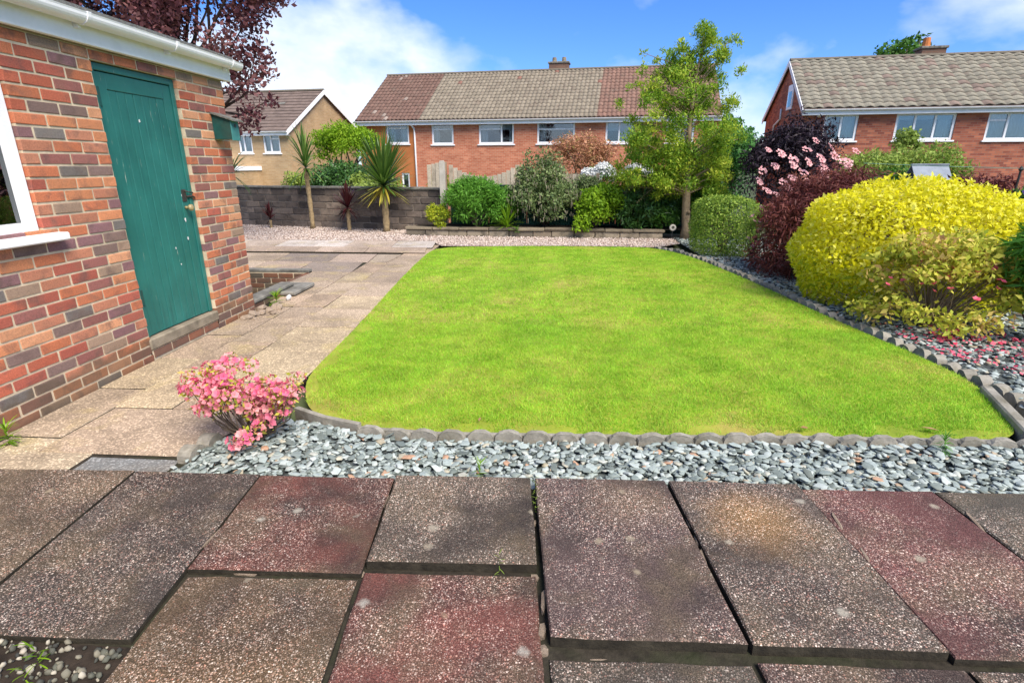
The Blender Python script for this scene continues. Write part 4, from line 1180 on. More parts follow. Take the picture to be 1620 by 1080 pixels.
# ================================================================== HOUSES
ZB = -1.5
def window(parent, x0, x1, z0, z1, bars=(), panes=None, curtains=(), open_top=None, fw=0.085, blind=None, place=None):
    """uPVC window in a facade along local x; bars: ('v', x) or ('h', z, xa, xb)"""
    f = MB(); ya, yb_ = 0.035, 0.105
    f.box(x0, x0 + fw, ya, yb_, z0, z1, 0.008); f.box(x1 - fw, x1, ya, yb_, z0, z1, 0.008)
    f.box(x0 + fw, x1 - fw, ya + 0.001, yb_, z0, z0 + fw, 0.008); f.box(x0 + fw, x1 - fw, ya + 0.001, yb_, z1 - fw, z1, 0.008)
    for b in bars:
        if b[0] == 'v': f.box(b[1] - 0.035, b[1] + 0.035, ya - 0.001, yb_, z0 + fw, z1 - fw, 0.006)
        else: f.box(b[2] + fw * 0.6, b[3] - fw * 0.6, ya - 0.002, yb_, b[1] - 0.03, b[1] + 0.03, 0.006)
    w = f.obj('window', M['white'], parent)
    vs = [x0] + sorted(b[1] for b in bars if b[0] == 'v') + [x1]
    for a, b in zip(vs[:-1], vs[1:]):
        MB().box(a + 0.03, b - 0.03, 0.070, 0.076, z0 + 0.04, z1 - 0.04).obj('pane', M['glass'], w)
    MB().box(x0 - 0.06, x1 + 0.06, -0.055, 0.034, z0 - 0.06, z0 - 0.004, 0.008).obj('sill', M['white'], w)
    for (a, b, m_) in curtains:
        n = max(3, int((b - a) / 0.03)); V = []
        for i in range(n + 1):
            x = a + (b - a) * i / n; y = 0.22 + 0.025 * math.sin(i * 1.7)
            V += [(x, y, z0 + 0.02), (x, y, z1 - 0.02)]
        F = [(2 * i, 2 * i + 2, 2 * i + 3, 2 * i + 1) for i in range(n)]
        new_obj('curtain', np_mesh('curtain', np.array(V), np.array(F)), M[m_], w)
    if blind: MB().box(x0 + 0.03, x1 - 0.03, 0.16, 0.17, blind, z1 - 0.02).obj('blind', M['blind'], w)
    return w

def tile_mesh(w, l, amp, th, seg=6, name='roof_tile'):
    """one pantile: S-shaped across, lifted at its lower end; local x across, y up the slope, z out"""
    V = []; F = []
    def prof(u): return amp * (0.5 - 0.5 * math.cos(2 * math.pi * (u * 0.96 + 0.05))) * (1.0 if u < 0.72 else 1.15)
    for (y, lift) in ((0, th), (l, 0)):
        for i in range(seg + 1):
            u = i / seg; V.append((u * w * 1.06, y, prof(u) + lift))
    for i in range(seg): F.append((i, i + 1, seg + 1 + i + 1, seg + 1 + i))
    b = len(V)
    for i in range(seg + 1):
        u = i / seg; V.append((u * w * 1.06, 0.0, prof(u) + th - 0.022))
    for i in range(seg): F.append((b + i, b + i + 1, i + 1, i))
    return np.array(V), np.array(F)

def roof_frame(eave, ridge):
    """eave (y,z), ridge (y,z) in local depth/height -> unit slope vector, normal and length"""
    d = np.array(ridge) - np.array(eave); L = np.hypot(*d); d = d / L
    return d, np.array((-d[1], d[0])), L

def lay_tiles(parent, x0, x1, eave, ridge, tw, rows_, amp, th, color_fn, mat, as_parts=0, first=None):
    d, nrm, L = roof_frame(eave, ridge); g = L / rows_
    V0, F0 = tile_mesh(tw, g * 1.12, amp, th)
    ncol = int(round((x1 - x0) / tw))
    spots = [(x0 + c * tw, r_) for r_ in range(rows_) for c in range(ncol)]
    ang = math.atan2(d[1], d[0])
    groups = {}
    if as_parts:
        m = np_mesh('roof_tile', V0, F0); m.materials.append(mat)
        key = first or (lambda s: 0)
        order = sorted(spots, key=key)
    else: order = spots
    for i, (x, r_) in enumerate(order):
        c = color_fn(x, r_)
        y = eave[0] + d[0] * g * r_; z = eave[1] + d[1] * g * r_
        if i < as_parts:
            new_obj('roof_tile', m, None, parent, (x, y, z), (ang + random.gauss(0, .006), 0, random.gauss(0, .004)), color=[v * f_ for f_ in (random.uniform(0.84, 1.14),) for v in c])
        else:
            k = (tuple(c), random.randrange(3)); groups.setdefault(k, []).append((x, y, z))
    for (c, v), pts in groups.items():
        Vl = []; Fl = []; b = 0
        ca, sa = math.cos(ang), math.sin(ang)
        for p in pts:
            W_ = V0.copy(); yy = W_[:, 1] * ca - W_[:, 2] * sa; zz = W_[:, 1] * sa + W_[:, 2] * ca
            jz = random.gauss(0, 0.003)
            Vl.append(np.column_stack([W_[:, 0] + p[0], yy + p[1], zz + p[2] + jz])); Fl.append(F0 + b); b += len(V0)
        o = new_obj('roof_tiles', np_mesh('roof_tiles', np.concatenate(Vl), np.concatenate(Fl)), mat, parent, color=[q * (0.9, 1.0, 1.1)[v] for q in c])
        o['kind'] = 'stuff'

def gable_house(name, label, P0, angd, x0, x1, depth, eave_z, rear_eave, ridge_y, ridge_z, bricks, holes, ground=ZB, sections=None, over=0.28, side_over=0.05, verge_l=True, verge_r=True):
    h = thing(name, label, 'house', (P0[0], P0[1], ground), R(angd))
    E_ = eave_z - ground; RE = rear_eave - ground; RZ = ridge_z - ground
    hl = [(a, b, c - ground, d - ground) for (a, b, c, d) in holes]
    secs = sections or [(x0, x1, bricks)]
    for (a, b, mt) in secs:
        hs = [q for q in hl if q[0] >= a and q[1] <= b]
        new_obj('wall', holes_wall(a, b, 0, E_, hs, 0.11, lambda u, dd, z: (u, dd, z)), M[mt], h)
    # gable walls and rear wall
    for x in (x0, x1):
        mb = MB(); sgn = 0.10 if x == x0 else -0.10
        mb.prism([(0.002, 0), (0.002, E_ - 0.03), (ridge_y, RZ - 0.08), (depth, RE - 0.03), (depth, 0)], 0, min(x, x + sgn), max(x, x + sgn))
        mb.obj('gable_wall', M[secs[0][2] if x == x0 else secs[-1][2]], h)
    MB().box(x0 + 0.1, x1 - 0.1, depth - 0.1, depth - 0.001, 0, RE - 0.03).obj('rear_wall', M[bricks], h)
    MB().box(x0 + 0.1, x1 - 0.1, 1.6, 1.7, 0, E_ - 0.05).obj('partition', M['room'], h)
    MB().box(x0 + 0.1, x1 - 0.1, 0.12, 1.6, E_ - 0.04, E_ - 0.02).obj('ceiling', M['room'], h)
    MB().box(x0 + 0.1, x1 - 0.1, 0.12, 1.6, E_ - 1.9, E_ - 1.88).obj('floor', M['room'], h)
    # roof deck
    d, nrm, L = roof_frame((0, E_), (ridge_y, RZ))
    rm = MB(); ey, ez = -over, E_ - over * d[1] / d[0]
    d2 = np.array((depth - ridge_y, RE - RZ)); k2 = d2[1] / d2[0]
    rm.prism([(ey, ez + 0.02), (ridge_y, RZ + 0.02), (depth + over, RE + over * k2 + 0.02), (depth + over, RE + over * k2 - 0.06), (ridge_y, RZ - 0.06), (ey, ez - 0.06)], 0, x0 - side_over, x1 + side_over)
    roof = rm.obj('roof', M['ltile'], h)
    # ridge tiles
    x = x0 - side_over
    while x < x1 + side_over - 0.05:
        l = min(0.45, x1 + side_over - x); rr = 0.10
        mb = MB(); mb.prism([(ridge_y + rr * math.cos(a) * 1.2, RZ + 0.02 + 0.09 * math.sin(a)) for a in np.linspace(0, math.pi, 7)], 0, x + 0.004, x + l - 0.004)
        mb.obj('ridge_tile', M['tile'], roof, color=(0.15, 0.13, 0.10)); x += l
    # fascia and gutter
    MB().box(x0 - side_over, x1 + side_over, ey + 0.002, ey + 0.03, ez - 0.20, ez - 0.005).obj('fascia', M['whitewood'], h)
    MB().box(x0 - side_over, x1 + side_over, ey + 0.03, 0.0, ez - 0.20, ez - 0.185).obj('soffit', M['whitewood'], h)
    gm = MB(); ang = np.linspace(math.pi, 2 * math.pi, 9); r = 0.06
    gm.prism([(ey - 0.062 + r * math.cos(a), ez - 0.015 + r * math.sin(a)) for a in ang], 0, x0 - side_over - 0.02, x1 + side_over + 0.02)
    gm.obj('gutter', M['white'], h)
    # barge boards on the gables
    for x, on in ((x0, verge_l), (x1, verge_r)):
        if not on: continue
        s_ = -1 if x == x0 else 1
        xa_, xb_ = sorted((x + s_ * side_over, x + s_ * (side_over + 0.03)))
        for (p, q) in (((ey, ez), (ridge_y, RZ)), ((ridge_y, RZ), (depth + over, RE + over * k2))):
            MB().prism([(p[0], p[1] - 0.17), (q[0], q[1] - 0.17), (q[0], q[1] + 0.035), (p[0], p[1] + 0.035)], 0, xa_, xb_).obj('barge_board', M['whitewood'], h)
    return h, roof, (ey, ez + 0.025), (ridge_y, RZ + 0.03)

# ---- long brick terrace in the middle
WT, WB = 3.40, 2.42
cw = [(-7.29, -6.11, 2.46, 3.45), (-4.95, -3.85, WB, WT), (-2.60, -0.90, WB, WT), (0.20, 1.96, WB, WT), (3.34, 4.61, WB, WT), (6.0, 7.2, WB, WT), (-6.62, -6.20, 0.2, 1.10)]
hc, rc, ev, rg = gable_house('terraced_house', 'long orange brick house with three-coloured tiled roof in the middle', (-0.76, 27.0), -8, -8.72, 8.20, 8.0, 3.66, 3.66, 4.0, 6.08, 'hbrick', cw,
    sections=[(-8.72, -5.80, 'hbrick_l'), (-5.80, 8.20, 'hbrick')], verge_l=False, verge_r=False)
z_ = lambda v: v - ZB
window(hc, -7.29, -6.11, z_(2.46), z_(3.45), [('h', z_(3.18), -7.2, -6.2)], curtains=((-7.2, -6.9, 'curtain'), (-6.6, -6.2, 'curtain')))
window(hc, -4.95, -3.85, z_(WB), z_(WT), [('h', z_(3.10), -4.95, -3.85)], curtains=((-4.9, -4.62, 'curtain'), (-4.05, -3.9, 'curtain')))
window(hc, -2.60, -0.90, z_(WB), z_(WT), [('v', -1.5), ('h', z_(3.08), -2.6, -1.5)], curtains=((-2.55, -2.2, 'curtain'), (-1.15, -0.95, 'curtain')), blind=z_(3.05))
window(hc, 0.20, 1.96, z_(WB), z_(WT), [('h', z_(3.05), 0.2, 1.96)], curtains=((0.25, 0.6, 'curtain'),))
window(hc, 3.34, 4.61, z_(WB), z_(WT), [('v', 3.95)], blind=z_(2.95), curtains=((4.0, 4.55, 'curtain'),))
window(hc, 6.0, 7.2, z_(WB), z_(WT), [('v', 6.6)], curtains=((6.05, 6.3, 'curtain'),))
window(hc, -6.62, -6.20, z_(0.2), z_(1.10), [], blind=z_(0.75))
dp = MB(); dp.tube([(-5.90, -0.30, z_(3.42)), (-5.88, -0.22, z_(3.3)), (-5.82, -0.06, z_(3.15)), (-5.80, -0.05, z_(2.9)), (-5.80, -0.05, 0.0)], 0.045, 8); dp.obj('downpipe', M['white'], hc, True)
dp = MB(); dp.tube([(6.9 - 0.9, -0.30, z_(3.42)), (5.35, -0.06, z_(3.2)), (5.35, -0.05, 0.0)], 0.045, 8); dp.obj('downpipe', M['white'], hc, True)
def tile_cols(x, r_):
    if x < -5.55: return (0.165, 0.098, 0.076) if random.random() > 0.03 else (0.30, 0.24, 0.2)
    if x < 2.80: return (0.235, 0.198, 0.148) if random.random() > 0.01 else (0.24, 0.12, 0.09)
    return (0.225, 0.130, 0.098)
lay_tiles(rc, -8.76, 8.24, ev, rg, 0.205, 15, 0.042, 0.028, tile_cols, M['tile'])
def chimney(roof, x, y, z0, w, d, h, pots, mat):
    c = MB().box(x - w / 2, x + w / 2, y - d / 2, y + d / 2, z0, z0 + h, 0.01).obj('chimney', mat, roof)
    MB().box(x - w / 2 - 0.05, x + w / 2 + 0.05, y - d / 2 - 0.05, y + d / 2 + 0.05, z0 + h + 0.001, z0 + h + 0.09, 0.015).obj('chimney_cap', M['coping'], c)
    for i in range(pots):
        px_ = x + (i - (pots - 1) / 2) * w * 0.5
        MB().tube([(px_, y, z0 + h + 0.09), (px_, y, z0 + h + 0.14), (px_, y, z0 + h + 0.32)], [0.14, 0.12, 0.10], 10).obj('chimney_pot', M['threshold'], c)
M['cbrick'] = facade_brick('chimney_brick', (0.16, 0.085, 0.06), (0.22, 0.12, 0.08), (0.16, 0.13, 0.10))
chimney(rc, 0.62, 4.3, z_(5.80), 1.0, 0.6, 0.62, 2, M['cbrick'])

# ---- brick house on the right
rw = [(-3.10, -1.95, 2.33, 3.26), (-0.71, 1.22, 2.33, 3.26), (2.21, 3.95, 2.31, 3.26)]
hr, rr_, ev, rg = gable_house('detached_house', 'red brick house with grey pantile roof on the right', (13.29, 22.0), -8, -3.86, 7.0, 6.1, 3.60, 3.66, 2.75, 5.50, 'rbrick', rw, over=0.26, side_over=0.10)
window(hr, -3.10, -1.95, z_(2.33), z_(3.26), [('v', -2.52)], curtains=((-2.4, -2.0, 'curtain'), (-3.05, -2.85, 'curtain')))
window(hr, -0.71, 1.22, z_(2.33), z_(3.26), [('v', -0.07), ('v', 0.58)], blind=z_(3.04), curtains=((0.75, 1.15, 'curtain'), (-0.66, -0.5, 'curtain')))
window(hr, 2.21, 3.95, z_(2.31), z_(3.26), [('v', 2.85), ('h', z_(2.98), 2.21, 2.85)], curtains=((2.3, 3.9, 'blind'),))
gx_ = MB()
gx_.prism([(1.75, z_(3.62)), (2.55, z_(3.62)), (2.55, z_(4.55)), (2.0, z_(4.55)), (1.75, z_(4.30))], 0, -3.90, -3.862)
gwn = gx_.obj('gable_window', M['white'], hr)
MB().box(-3.906, -3.902, 1.90, 2.44, z_(3.72), z_(4.30)).obj('pane', M['glass'], gwn)
MB().tube([(-3.90, 3.3, z_(3.75)), (-3.90, 3.3, z_(3.35)), (-3.90, 4.2, z_(3.15)), (-3.90, 4.3, z_(2.2))], 0.045, 8).obj('waste_pipe', M['white'], hr, True)
mb = MB(); mb.tube([(-3.35, -0.02, z_(3.3)), (-3.35, -0.14, z_(3.28)), (-3.35, -0.22, z_(3.2))], [0.05, 0.05, 0.09], 8); mb.obj('wall_lamp', M['white'], hr, True)
def rcols(x, r_): return (0.245, 0.225, 0.175) if random.random() > 0.08 else (0.22, 0.165, 0.135)
lay_tiles(rr_, -3.96, 6.9, ev, rg, 0.34, 13, 0.050, 0.032, rcols, M['tile'], as_parts=300, first=lambda s: s[0])
chimney(rr_, 1.20, 3.0, z_(5.15), 0.85, 0.6, 0.62, 0, M['cbrick'])
MB().tube([(1.0, 3.0, z_(5.86)), (1.0, 3.0, z_(5.95)), (1.0, 3.0, z_(6.2))], [0.16, 0.14, 0.12], 10).obj('chimney_pot', M['hbrick_l'], rr_)

# ---- buff brick house on the left
lw = [(-1.40, -0.49, 2.03, 2.96), (-2.75, -2.0, 2.03, 2.96)]
hlft, rl, ev, rg = gable_house('buff_house', 'buff brick house with brown roof and white barge boards on the left', (-12.47, 27.0), -8, -7.5, 0.0, 7.0, 3.16, 3.60, 3.5, 5.18, 'ybrick', lw, over=0.25, side_over=0.12, verge_l=False)
window(hlft, -1.40, -0.49, z_(2.03), z_(2.96), [('v', -1.0), ('h', z_(2.68), -1.0, -0.49)], curtains=((-1.35, -0.55, 'curtain'),))
window(hlft, -2.75, -2.0, z_(2.03), z_(2.96), [('v', -2.45)], curtains=((-2.7, -2.05, 'curtain'),))
d, nrm, L = roof_frame(ev, rg)
for r_ in range(13):
    t0, t1 = L * r_ / 13, L * (r_ + 1) / 13 + 0.02
    p0 = np.array(ev) + d * t0; p1 = np.array(ev) + d * t1
    cm = MB(); o1 = nrm * 0.030
    cm.prism([(p0[0], p0[1]), (p0[0] + o1[0], p0[1] + o1[1]), (p1[0], p1[1] + 0.003), (p1[0], p1[1] - 0.02)], 0, -7.6, 0.10); cm.obj('tile_course', M['ltile'], rl)
MB().prism([(ev[0] + d[0] * L * 0.62, ev[1] + d[1] * L * 0.62 + 0.04), (ev[0] + d[0] * L * 0.66, ev[1] + d[1] * L * 0.66 + 0.04), (ev[0] + d[0] * L * 0.66, ev[1] + d[1] * L * 0.66 + 0.06), (ev[0] + d[0] * L * 0.62, ev[1] + d[1] * L * 0.62 + 0.06)], 0, -2.4, -1.35).obj('lead_flashing', M['coping'], rl)
ext = MB().box(-4.5, -1.70, -1.6, -0.002, 0, z_(1.22)).obj('porch', M['ybrick'], hlft)
MB().box(-4.55, -1.65, -1.66, 0.0, z_(1.221), z_(1.42), 0.01).obj('porch_fascia', M['whitewood'], ext)

# ================================================================== PLANTS
# ---- purple plum tree beyond the garage
tb = (-6.9, 10.4, -0.07)
pl = thing('plum_tree', 'purple leaved plum tree rising behind the garage roof', 'tree', tb)
cl = mound((-6.6, 10.2, 4.3), (2.25, 1.8, 2.3), 60, 0.42, top=False, fill=0) + mound((-7.2, 10.2, 4.4), (1.5, 1.3, 1.6), 24, 0.5, top=False, fill=0)
cl += [(-5.05, 9.9, 3.75, .38, .3, .25), (-4.95, 9.9, 3.3, .3, .3, .25), (-5.2, 9.8, 2.75, .34, .3, .25), (-5.1, 9.8, 2.35, .22, .25, .22), (-5.3, 9.9, 2.15, .24, .25, .2), (-4.85, 9.9, 3.0, .22, .2, .2), (-4.8, 9.9, 2.55, .16, .2, .15)]
P, nr, tone = clump_points(36000, cl, 0.9)
V, F, tn = leaf_quads(P - np.array(tb), nr, 0.085, 0.052, 1.2, 0.2, tone)
new_obj('crown', np_mesh('crown', V, F, tn), LM['plum'], pl)
mb = MB(); mb.tube([(0, 0, 0), (0.05, 0, 1.0), (0.02, -0.05, 1.9), (0.1, 0, 2.6)], [0.16, 0.13, 0.12, 0.10], 9)
for c in random.sample(cl[:84], 26) + cl[84:]:
    t = np.array(c[:3]) - np.array(tb); s0 = np.array((0.05, 0, random.uniform(1.7, 2.6)))
    mb.tube([s0, s0 * 0.6 + t * 0.4 + rng.normal(size=3) * 0.12, s0 * 0.25 + t * 0.75 + rng.normal(size=3) * 0.1, t], [0.05, 0.032, 0.018, 0.007], 5)
mb.obj('trunk', M['darkbark'], pl, True)

# ---- cordylines
def strap_leaves(n, L, wd, up=1.0, tone_hi=0.0, droop=0.5, spread=1.0):
    Vs = []; Fs = []; T = []; b = 0
    for i in range(n):
        a = random.uniform(0, 2 * math.pi); e = (i + 0.5) / n          # 0 = lowest leaves, 1 = central spear
        el = math.radians(-35 + 122 * e ** 0.7 * up) + random.gauss(0, 0.12)
        l = L * random.uniform(0.8, 1.1) * (0.8 + 0.2 * e)
        h = np.array((math.cos(a), math.sin(a))) ; side = np.array((-math.sin(a), math.cos(a), 0))
        p = np.zeros(3); p[2] = 0.10 * e; ce = el; seg = 5
        ring = []
        for k in range(seg + 1):
            f = k / seg; w = wd * (0.55 + 0.9 * f) * (1 - f) ** 0.55 * 1.3 if f < 1 else 0.0
            w = max(w, 0.001)
            ring.append((p - side * w / 2, p + side * w / 2))
            p = p + l / seg * np.array((h[0] * math.cos(ce) * spread, h[1] * math.cos(ce) * spread, math.sin(ce)))
            ce -= droop / seg * (0.4 + f) * (1 if el < 1.35 else 0.3)
        for q in ring: Vs += [q[0], q[1]]
        for k in range(seg): Fs.append((b + 2 * k, b + 2 * k + 1, b + 2 * k + 3, b + 2 * k + 2))
        t = random.uniform(0.0, 0.62) if e > 0.14 or not tone_hi else random.uniform(0.8, 1.0)
        T += [t] * (2 * (seg + 1)); b += 2 * (seg + 1)
    return np.array(Vs), np.array(Fs), np.array(T)
def cordyline(label, base, th, r, n, L, wd, mat, group, up=1.0, tone_hi=1.0, droop=0.5, lean=0.0, name='cordyline', spread=1.0):
    t = thing(name, label, 'palm', base, random.uniform(0, 6), group)
    mb = MB(); k = 9
    mb.tube([(lean * (i / k) ** 2, 0, th * i / k) for i in range(k + 1)], [r * (1.25 if i == 0 else 1.0 + 0.12 * (-1) ** i) for i in range(k + 1)], 9); mb.obj('trunk', M['cordbark'], t, True)
    V, F, T = strap_leaves(n, L, wd, up, tone_hi, droop, spread)
    new_obj('leaves', np_mesh('leaves', V + np.array((lean, 0, th)), F, T), mat, t)
    return t
G = 'spiky palms in front of the block wall'
cordyline('slim green cordyline with tall bare trunk, left of the two green palms', (-5.66, 13.0, 0.0), 1.40, 0.055, 80, 0.95, 0.040, LM['cord'], G, 1.1, 0, 0.9, 0.02, spread=0.8)
cordyline('full green cordyline with yellow lower leaves near the fence post', (-3.70, 12.5, 0.0), 1.02, 0.075, 340, 1.14, 0.045, LM['cord'], G, 0.90, 1, 0.25, 0.0, spread=0.82)
cordyline('dark red cordyline on a short trunk between the green palms', (-4.63, 12.65, 0.0), 0.50, 0.045, 90, 0.52, 0.042, LM['redcord'], G, 1.0, 0, 0.45)
cordyline('small low dark red cordyline at the foot of the wall', (-6.75, 13.1, 0.0), 0.20, 0.03, 40, 0.34, 0.035, LM['redcord'], G, 1.1, 0, 0.4)
cordyline('thin green cordyline half hidden behind the garage corner', (-7.25, 12.6, 0.0), 1.25, 0.045, 40, 0.75, 0.035, LM['cord'], G, 1.0, 0, 0.9)

# ---- beyond the block wall
plant('maple', 'bright lime green feathery maple behind the block wall', 'tree', (-6.3, 17.6, -0.9), mound((-6.2, 17.4, 2.0), (1.05, 0.9, 0.85), 30, 0.30, fill=0) + [(-7.0, 17.3, 2.35, .35, .3, .14), (-5.5, 17.3, 2.3, .35, .3, .2), (-6.9, 17.3, 1.75, .4, .3, .2)], 11000, 0.10, 0.035, LM['bright'], M['bark'], 0.05, 10, 0.8, 1.0, 0.3)
plant('laurel', 'dark glossy laurel shrub below the lime green maple', 'shrub', (-6.1, 16.4, -0.6), mound((-6.0, 16.3, 0.95), (1.05, 0.7, 0.75), 26, 0.28), 6500, 0.09, 0.05, LM['dark'], M['darkbark'], 0.03, 8)
plant('shrub', 'mid green leafy shrub peeping over the wall beside the laurel', 'shrub', (-5.2, 15.9, -0.4), mound((-5.0, 15.9, 0.80), (0.95, 0.6, 0.55), 18, 0.24), 4200, 0.09, 0.045, LM['light'], M['bark'], 0.02, 6)
plant('shrub', 'small yellow green shrub over the wall left of the slim cordyline', 'shrub', (-7.4, 16.6, -0.6), mound((-7.4, 16.6, 0.80), (0.75, 0.5, 0.55), 14, 0.2), 2400, 0.085, 0.04, LM['light'], M['bark'], 0.02, 6)
plant('shrub', 'small lime shrub behind the wall beside the white downpipe', 'shrub', (-3.2, 16.0, -0.4), mound((-3.1, 16.0, 0.75), (0.42, 0.4, 0.62), 12, 0.16), 1800, 0.07, 0.035, LM['bright'], M['bark'], 0.015, 5)
cn = MB(); cn.prism([(-0.6, 0), (0.55, 0), (0.55, 0.62), (0.2, 0.70), (-0.6, 0.36)], 1, -0.3, 0.3)
cv = cn.obj('garden_store', M['whitewood'], None, loc=(-6.75, 15.4, 0.20)); tag(cv, 'white sloping lid showing over the block wall', 'storage box')

# ---- raised bed, left to right
plant('shrub', 'small golden green rounded shrub at the left end of the raised bed', 'shrub', (-2.40, 12.05, 0.17), mound((-2.40, 12.05, 0.42), (0.30, 0.28, 0.30), 16, 0.11), 2600, 0.045, 0.026, LM['gold_green'], M['bark'], 0.012, 6)
plant('fern_bush', 'fresh green ferny bush in front of the dark green screen', 'shrub', (-1.55, 12.15, 0.17), mound((-1.56, 12.12, 0.66), (0.72, 0.48, 0.64), 52, 0.21), 16000, 0.085, 0.020, LM['fern'], M['bark'], 0.015, 10, 0.7, 0.9, 0.2)
def tuft(name, label, base, n, L, wd, mat, up=0.95):
    t = thing(name, label, 'grass', base)
    V, F, T = strap_leaves(n, L, wd, up, 0, 0.7); V[:, 2] = np.maximum(V[:, 2], 0.0)
    new_obj('blades', np_mesh('blades', V, F, T), mat, t); return t
tuft('grass_tussock', 'arching grassy tussock between the ferny bush and big grey shrub', (-0.86, 11.92, 0.17), 120, 0.50, 0.018, LM['bright'])
gb = plant('tassel_bush', 'large grey green shrub hung with pale tassels in the raised bed', 'shrub', (-0.05, 12.3, 0.17), mound((-0.05, 12.3, 0.72), (0.86, 0.62, 0.62), 50, 0.22) + mound((-0.12, 12.3, 1.15), (0.62, 0.5, 0.55), 26, 0.2) + [(-0.42, 12.25, 1.62, .13, .13, .2), (-0.12, 12.2, 1.66, .18, .16, .2), (0.12, 12.2, 1.55, .2, .2, .2)], 13000, 0.065, 0.032, LM['greygreen'], M['darkbark'], 0.02, 12)
Vs = []; Fs = []; T = []; b = 0
for i in range(300):
    d = sph(1)[0]; d[1] = -abs(d[1]); 
    c = np.array((-0.08, 12.3, 0.85)) + d * np.array((0.84, 0.62, 0.80)) * random.uniform(0.85, 1.03) - np.array((-0.05, 12.3, 0.17))
    if c[2] < 0.2: continue
    l = random.uniform(0.04, 0.11); w_ = random.uniform(0.005, 0.010)
    for k in range(2):
        o_ = np.array((w_, 0, 0)) if k == 0 else np.array((0, w_, 0))
        Vs += [c - o_, c + o_, c + o_ * 0.4 - np.array((0, 0, l)), c - o_ * 0.4 - np.array((0, 0, l))]; Fs.append((b, b + 1, b + 2, b + 3)); b += 4; T += [random.random()] * 4
new_obj('tassels', np_mesh('tassels', np.array(Vs), np.array(Fs), np.array(T)), LM['tassel'], gb)['kind'] = 'stuff'
plant('lime_bush', 'lime green bush spilling over the raised bed wall', 'shrub', (1.05, 11.95, 0.17), mound((1.12, 11.9, 0.64), (0.58, 0.45, 0.48), 30, 0.18) + [(0.72, 11.62, 0.42, .16, .13, .14), (0.66, 11.55, 0.25, .15, .12, .14), (0.8, 11.55, 0.28, .12, .1, .12), (0.98, 11.6, 0.5, .2, .15, .15)], 7000, 0.070, 0.038, LM['bright'], M['bark'], 0.012, 8)
plant('dark_shrub', 'dark green long leaved shrub under the draping branches', 'shrub', (2.0, 12.15, 0.17), mound((1.95, 12.05, 0.55), (0.80, 0.45, 0.50), 36, 0.20) + mound((2.55, 12.25, 0.85), (0.5, 0.4, 0.6), 18, 0.2), 11000, 0.115, 0.030, LM['dark'], M['darkbark'], 0.014, 10, 0.6, 0.8, 0.5)
plant('dark_shrub', 'mid green leafy shrub just left of the slim tree trunk', 'shrub', (2.45, 12.0, 0.17), mound((2.35, 11.98, 0.42), (0.42, 0.26, 0.28), 14, 0.13), 2600, 0.09, 0.028, LM['mid'], M['darkbark'], 0.012, 6, 0.6, 0.8, 0.5)
dr = thing('draping_conifer', 'olive coloured conifer branches draping left of the tree trunk', 'shrub', (2.35, 12.1, 0.17))
Vs = []; mb = MB(); LP = []; LN = []
for i in range(46):
    a = random.uniform(2.4, 4.2); l = random.uniform(0.5, 1.0); s0 = np.array((random.uniform(-0.1, 0.35), random.uniform(-.15, .15), random.uniform(0.80, 1.05)))
    pts = [s0 + np.array((math.cos(a) * l * f, math.sin(a) * l * f * 0.6, 0.10 * f - 0.42 * f * f)) for f in np.linspace(0, 1, 6)]
    mb.tube(pts, [0.012, 0.010, 0.008, 0.006, 0.004, 0.002], 4)
    for q in range(90):
        f = random.uniform(0.1, 1.0); p = s0 + np.array((math.cos(a) * l * f, math.sin(a) * l * f * 0.6, 0.10 * f - 0.42 * f * f)) + rng.normal(size=3) * 0.022
        LP.append(p); LN.append((0, 0, 1))
mb.obj('stems', M['palebark'], dr)
V, F, tn = leaf_quads(np.array(LP), np.array(LN, float), 0.05, 0.010, 0.8, 0.6); new_obj('crown', np_mesh('crown', V, F, tn), LM['olive'], dr)

plant('shrub', 'mid green bush tucked between the ferny bush and tassel bush', 'shrub', (-0.85, 12.4, 0.17), mound((-0.85, 12.4, 0.62), (0.42, 0.3, 0.50), 20, 0.17), 3800, 0.06, 0.03, LM['mid'], M['bark'], 0.012, 8)
plant('shrub', 'green bush rising behind the lime bush beside the tassel bush', 'shrub', (0.85, 12.45, 0.17), mound((0.85, 12.45, 0.85), (0.45, 0.28, 0.48), 20, 0.17), 3800, 0.06, 0.03, LM['greygreen'], M['bark'], 0.012, 8)
plant('shrub', 'loose yellow green shrub above the dark leaves left of the trunk', 'shrub', (1.75, 12.5, 0.17), mound((1.75, 12.45, 1.0), (0.50, 0.3, 0.42), 20, 0.17), 3600, 0.06, 0.026, LM['gold_green'], M['bark'], 0.012, 8)
# behind the screen
plant('copper_shrub', 'coppery red and green shrub standing behind the white blossom', 'shrub', (0.9, 16.2, -0.4), mound((0.85, 16.0, 1.55), (1.12, 0.8, 0.86), 44, 0.28), 9500, 0.075, 0.032, LM['orange'], M['bark'], 0.03, 10, 0.8)
for i, (x, w_, lab) in enumerate(((1.30, 0.50, 'white blossomed shrub left of the pair beside the tree'), (2.22, 0.42, 'white blossomed shrub right of the pair partly behind the tree'))):
    t = plant('white_shrub', lab, 'shrub', (x, 14.5, 0.0), mound((x, 14.5, 1.12), (w_, 0.38, 0.40), 20, 0.15), 1500, 0.06, 0.03, LM['mid'], M['bark'], 0.02, 6, group='white flowering shrubs')
    P, nr, tone = clump_points(3600, mound((x, 14.45, 1.18), (w_, 0.38, 0.40), 26, 0.13, fill=0), 0.4)
    V, F, tn = leaf_quads(P - np.array((x, 14.5, 0.0)), nr, 0.05, 0.045, 0.6); new_obj('blossom', np_mesh('blossom', V, F, tn), LM['whitefl'], t)

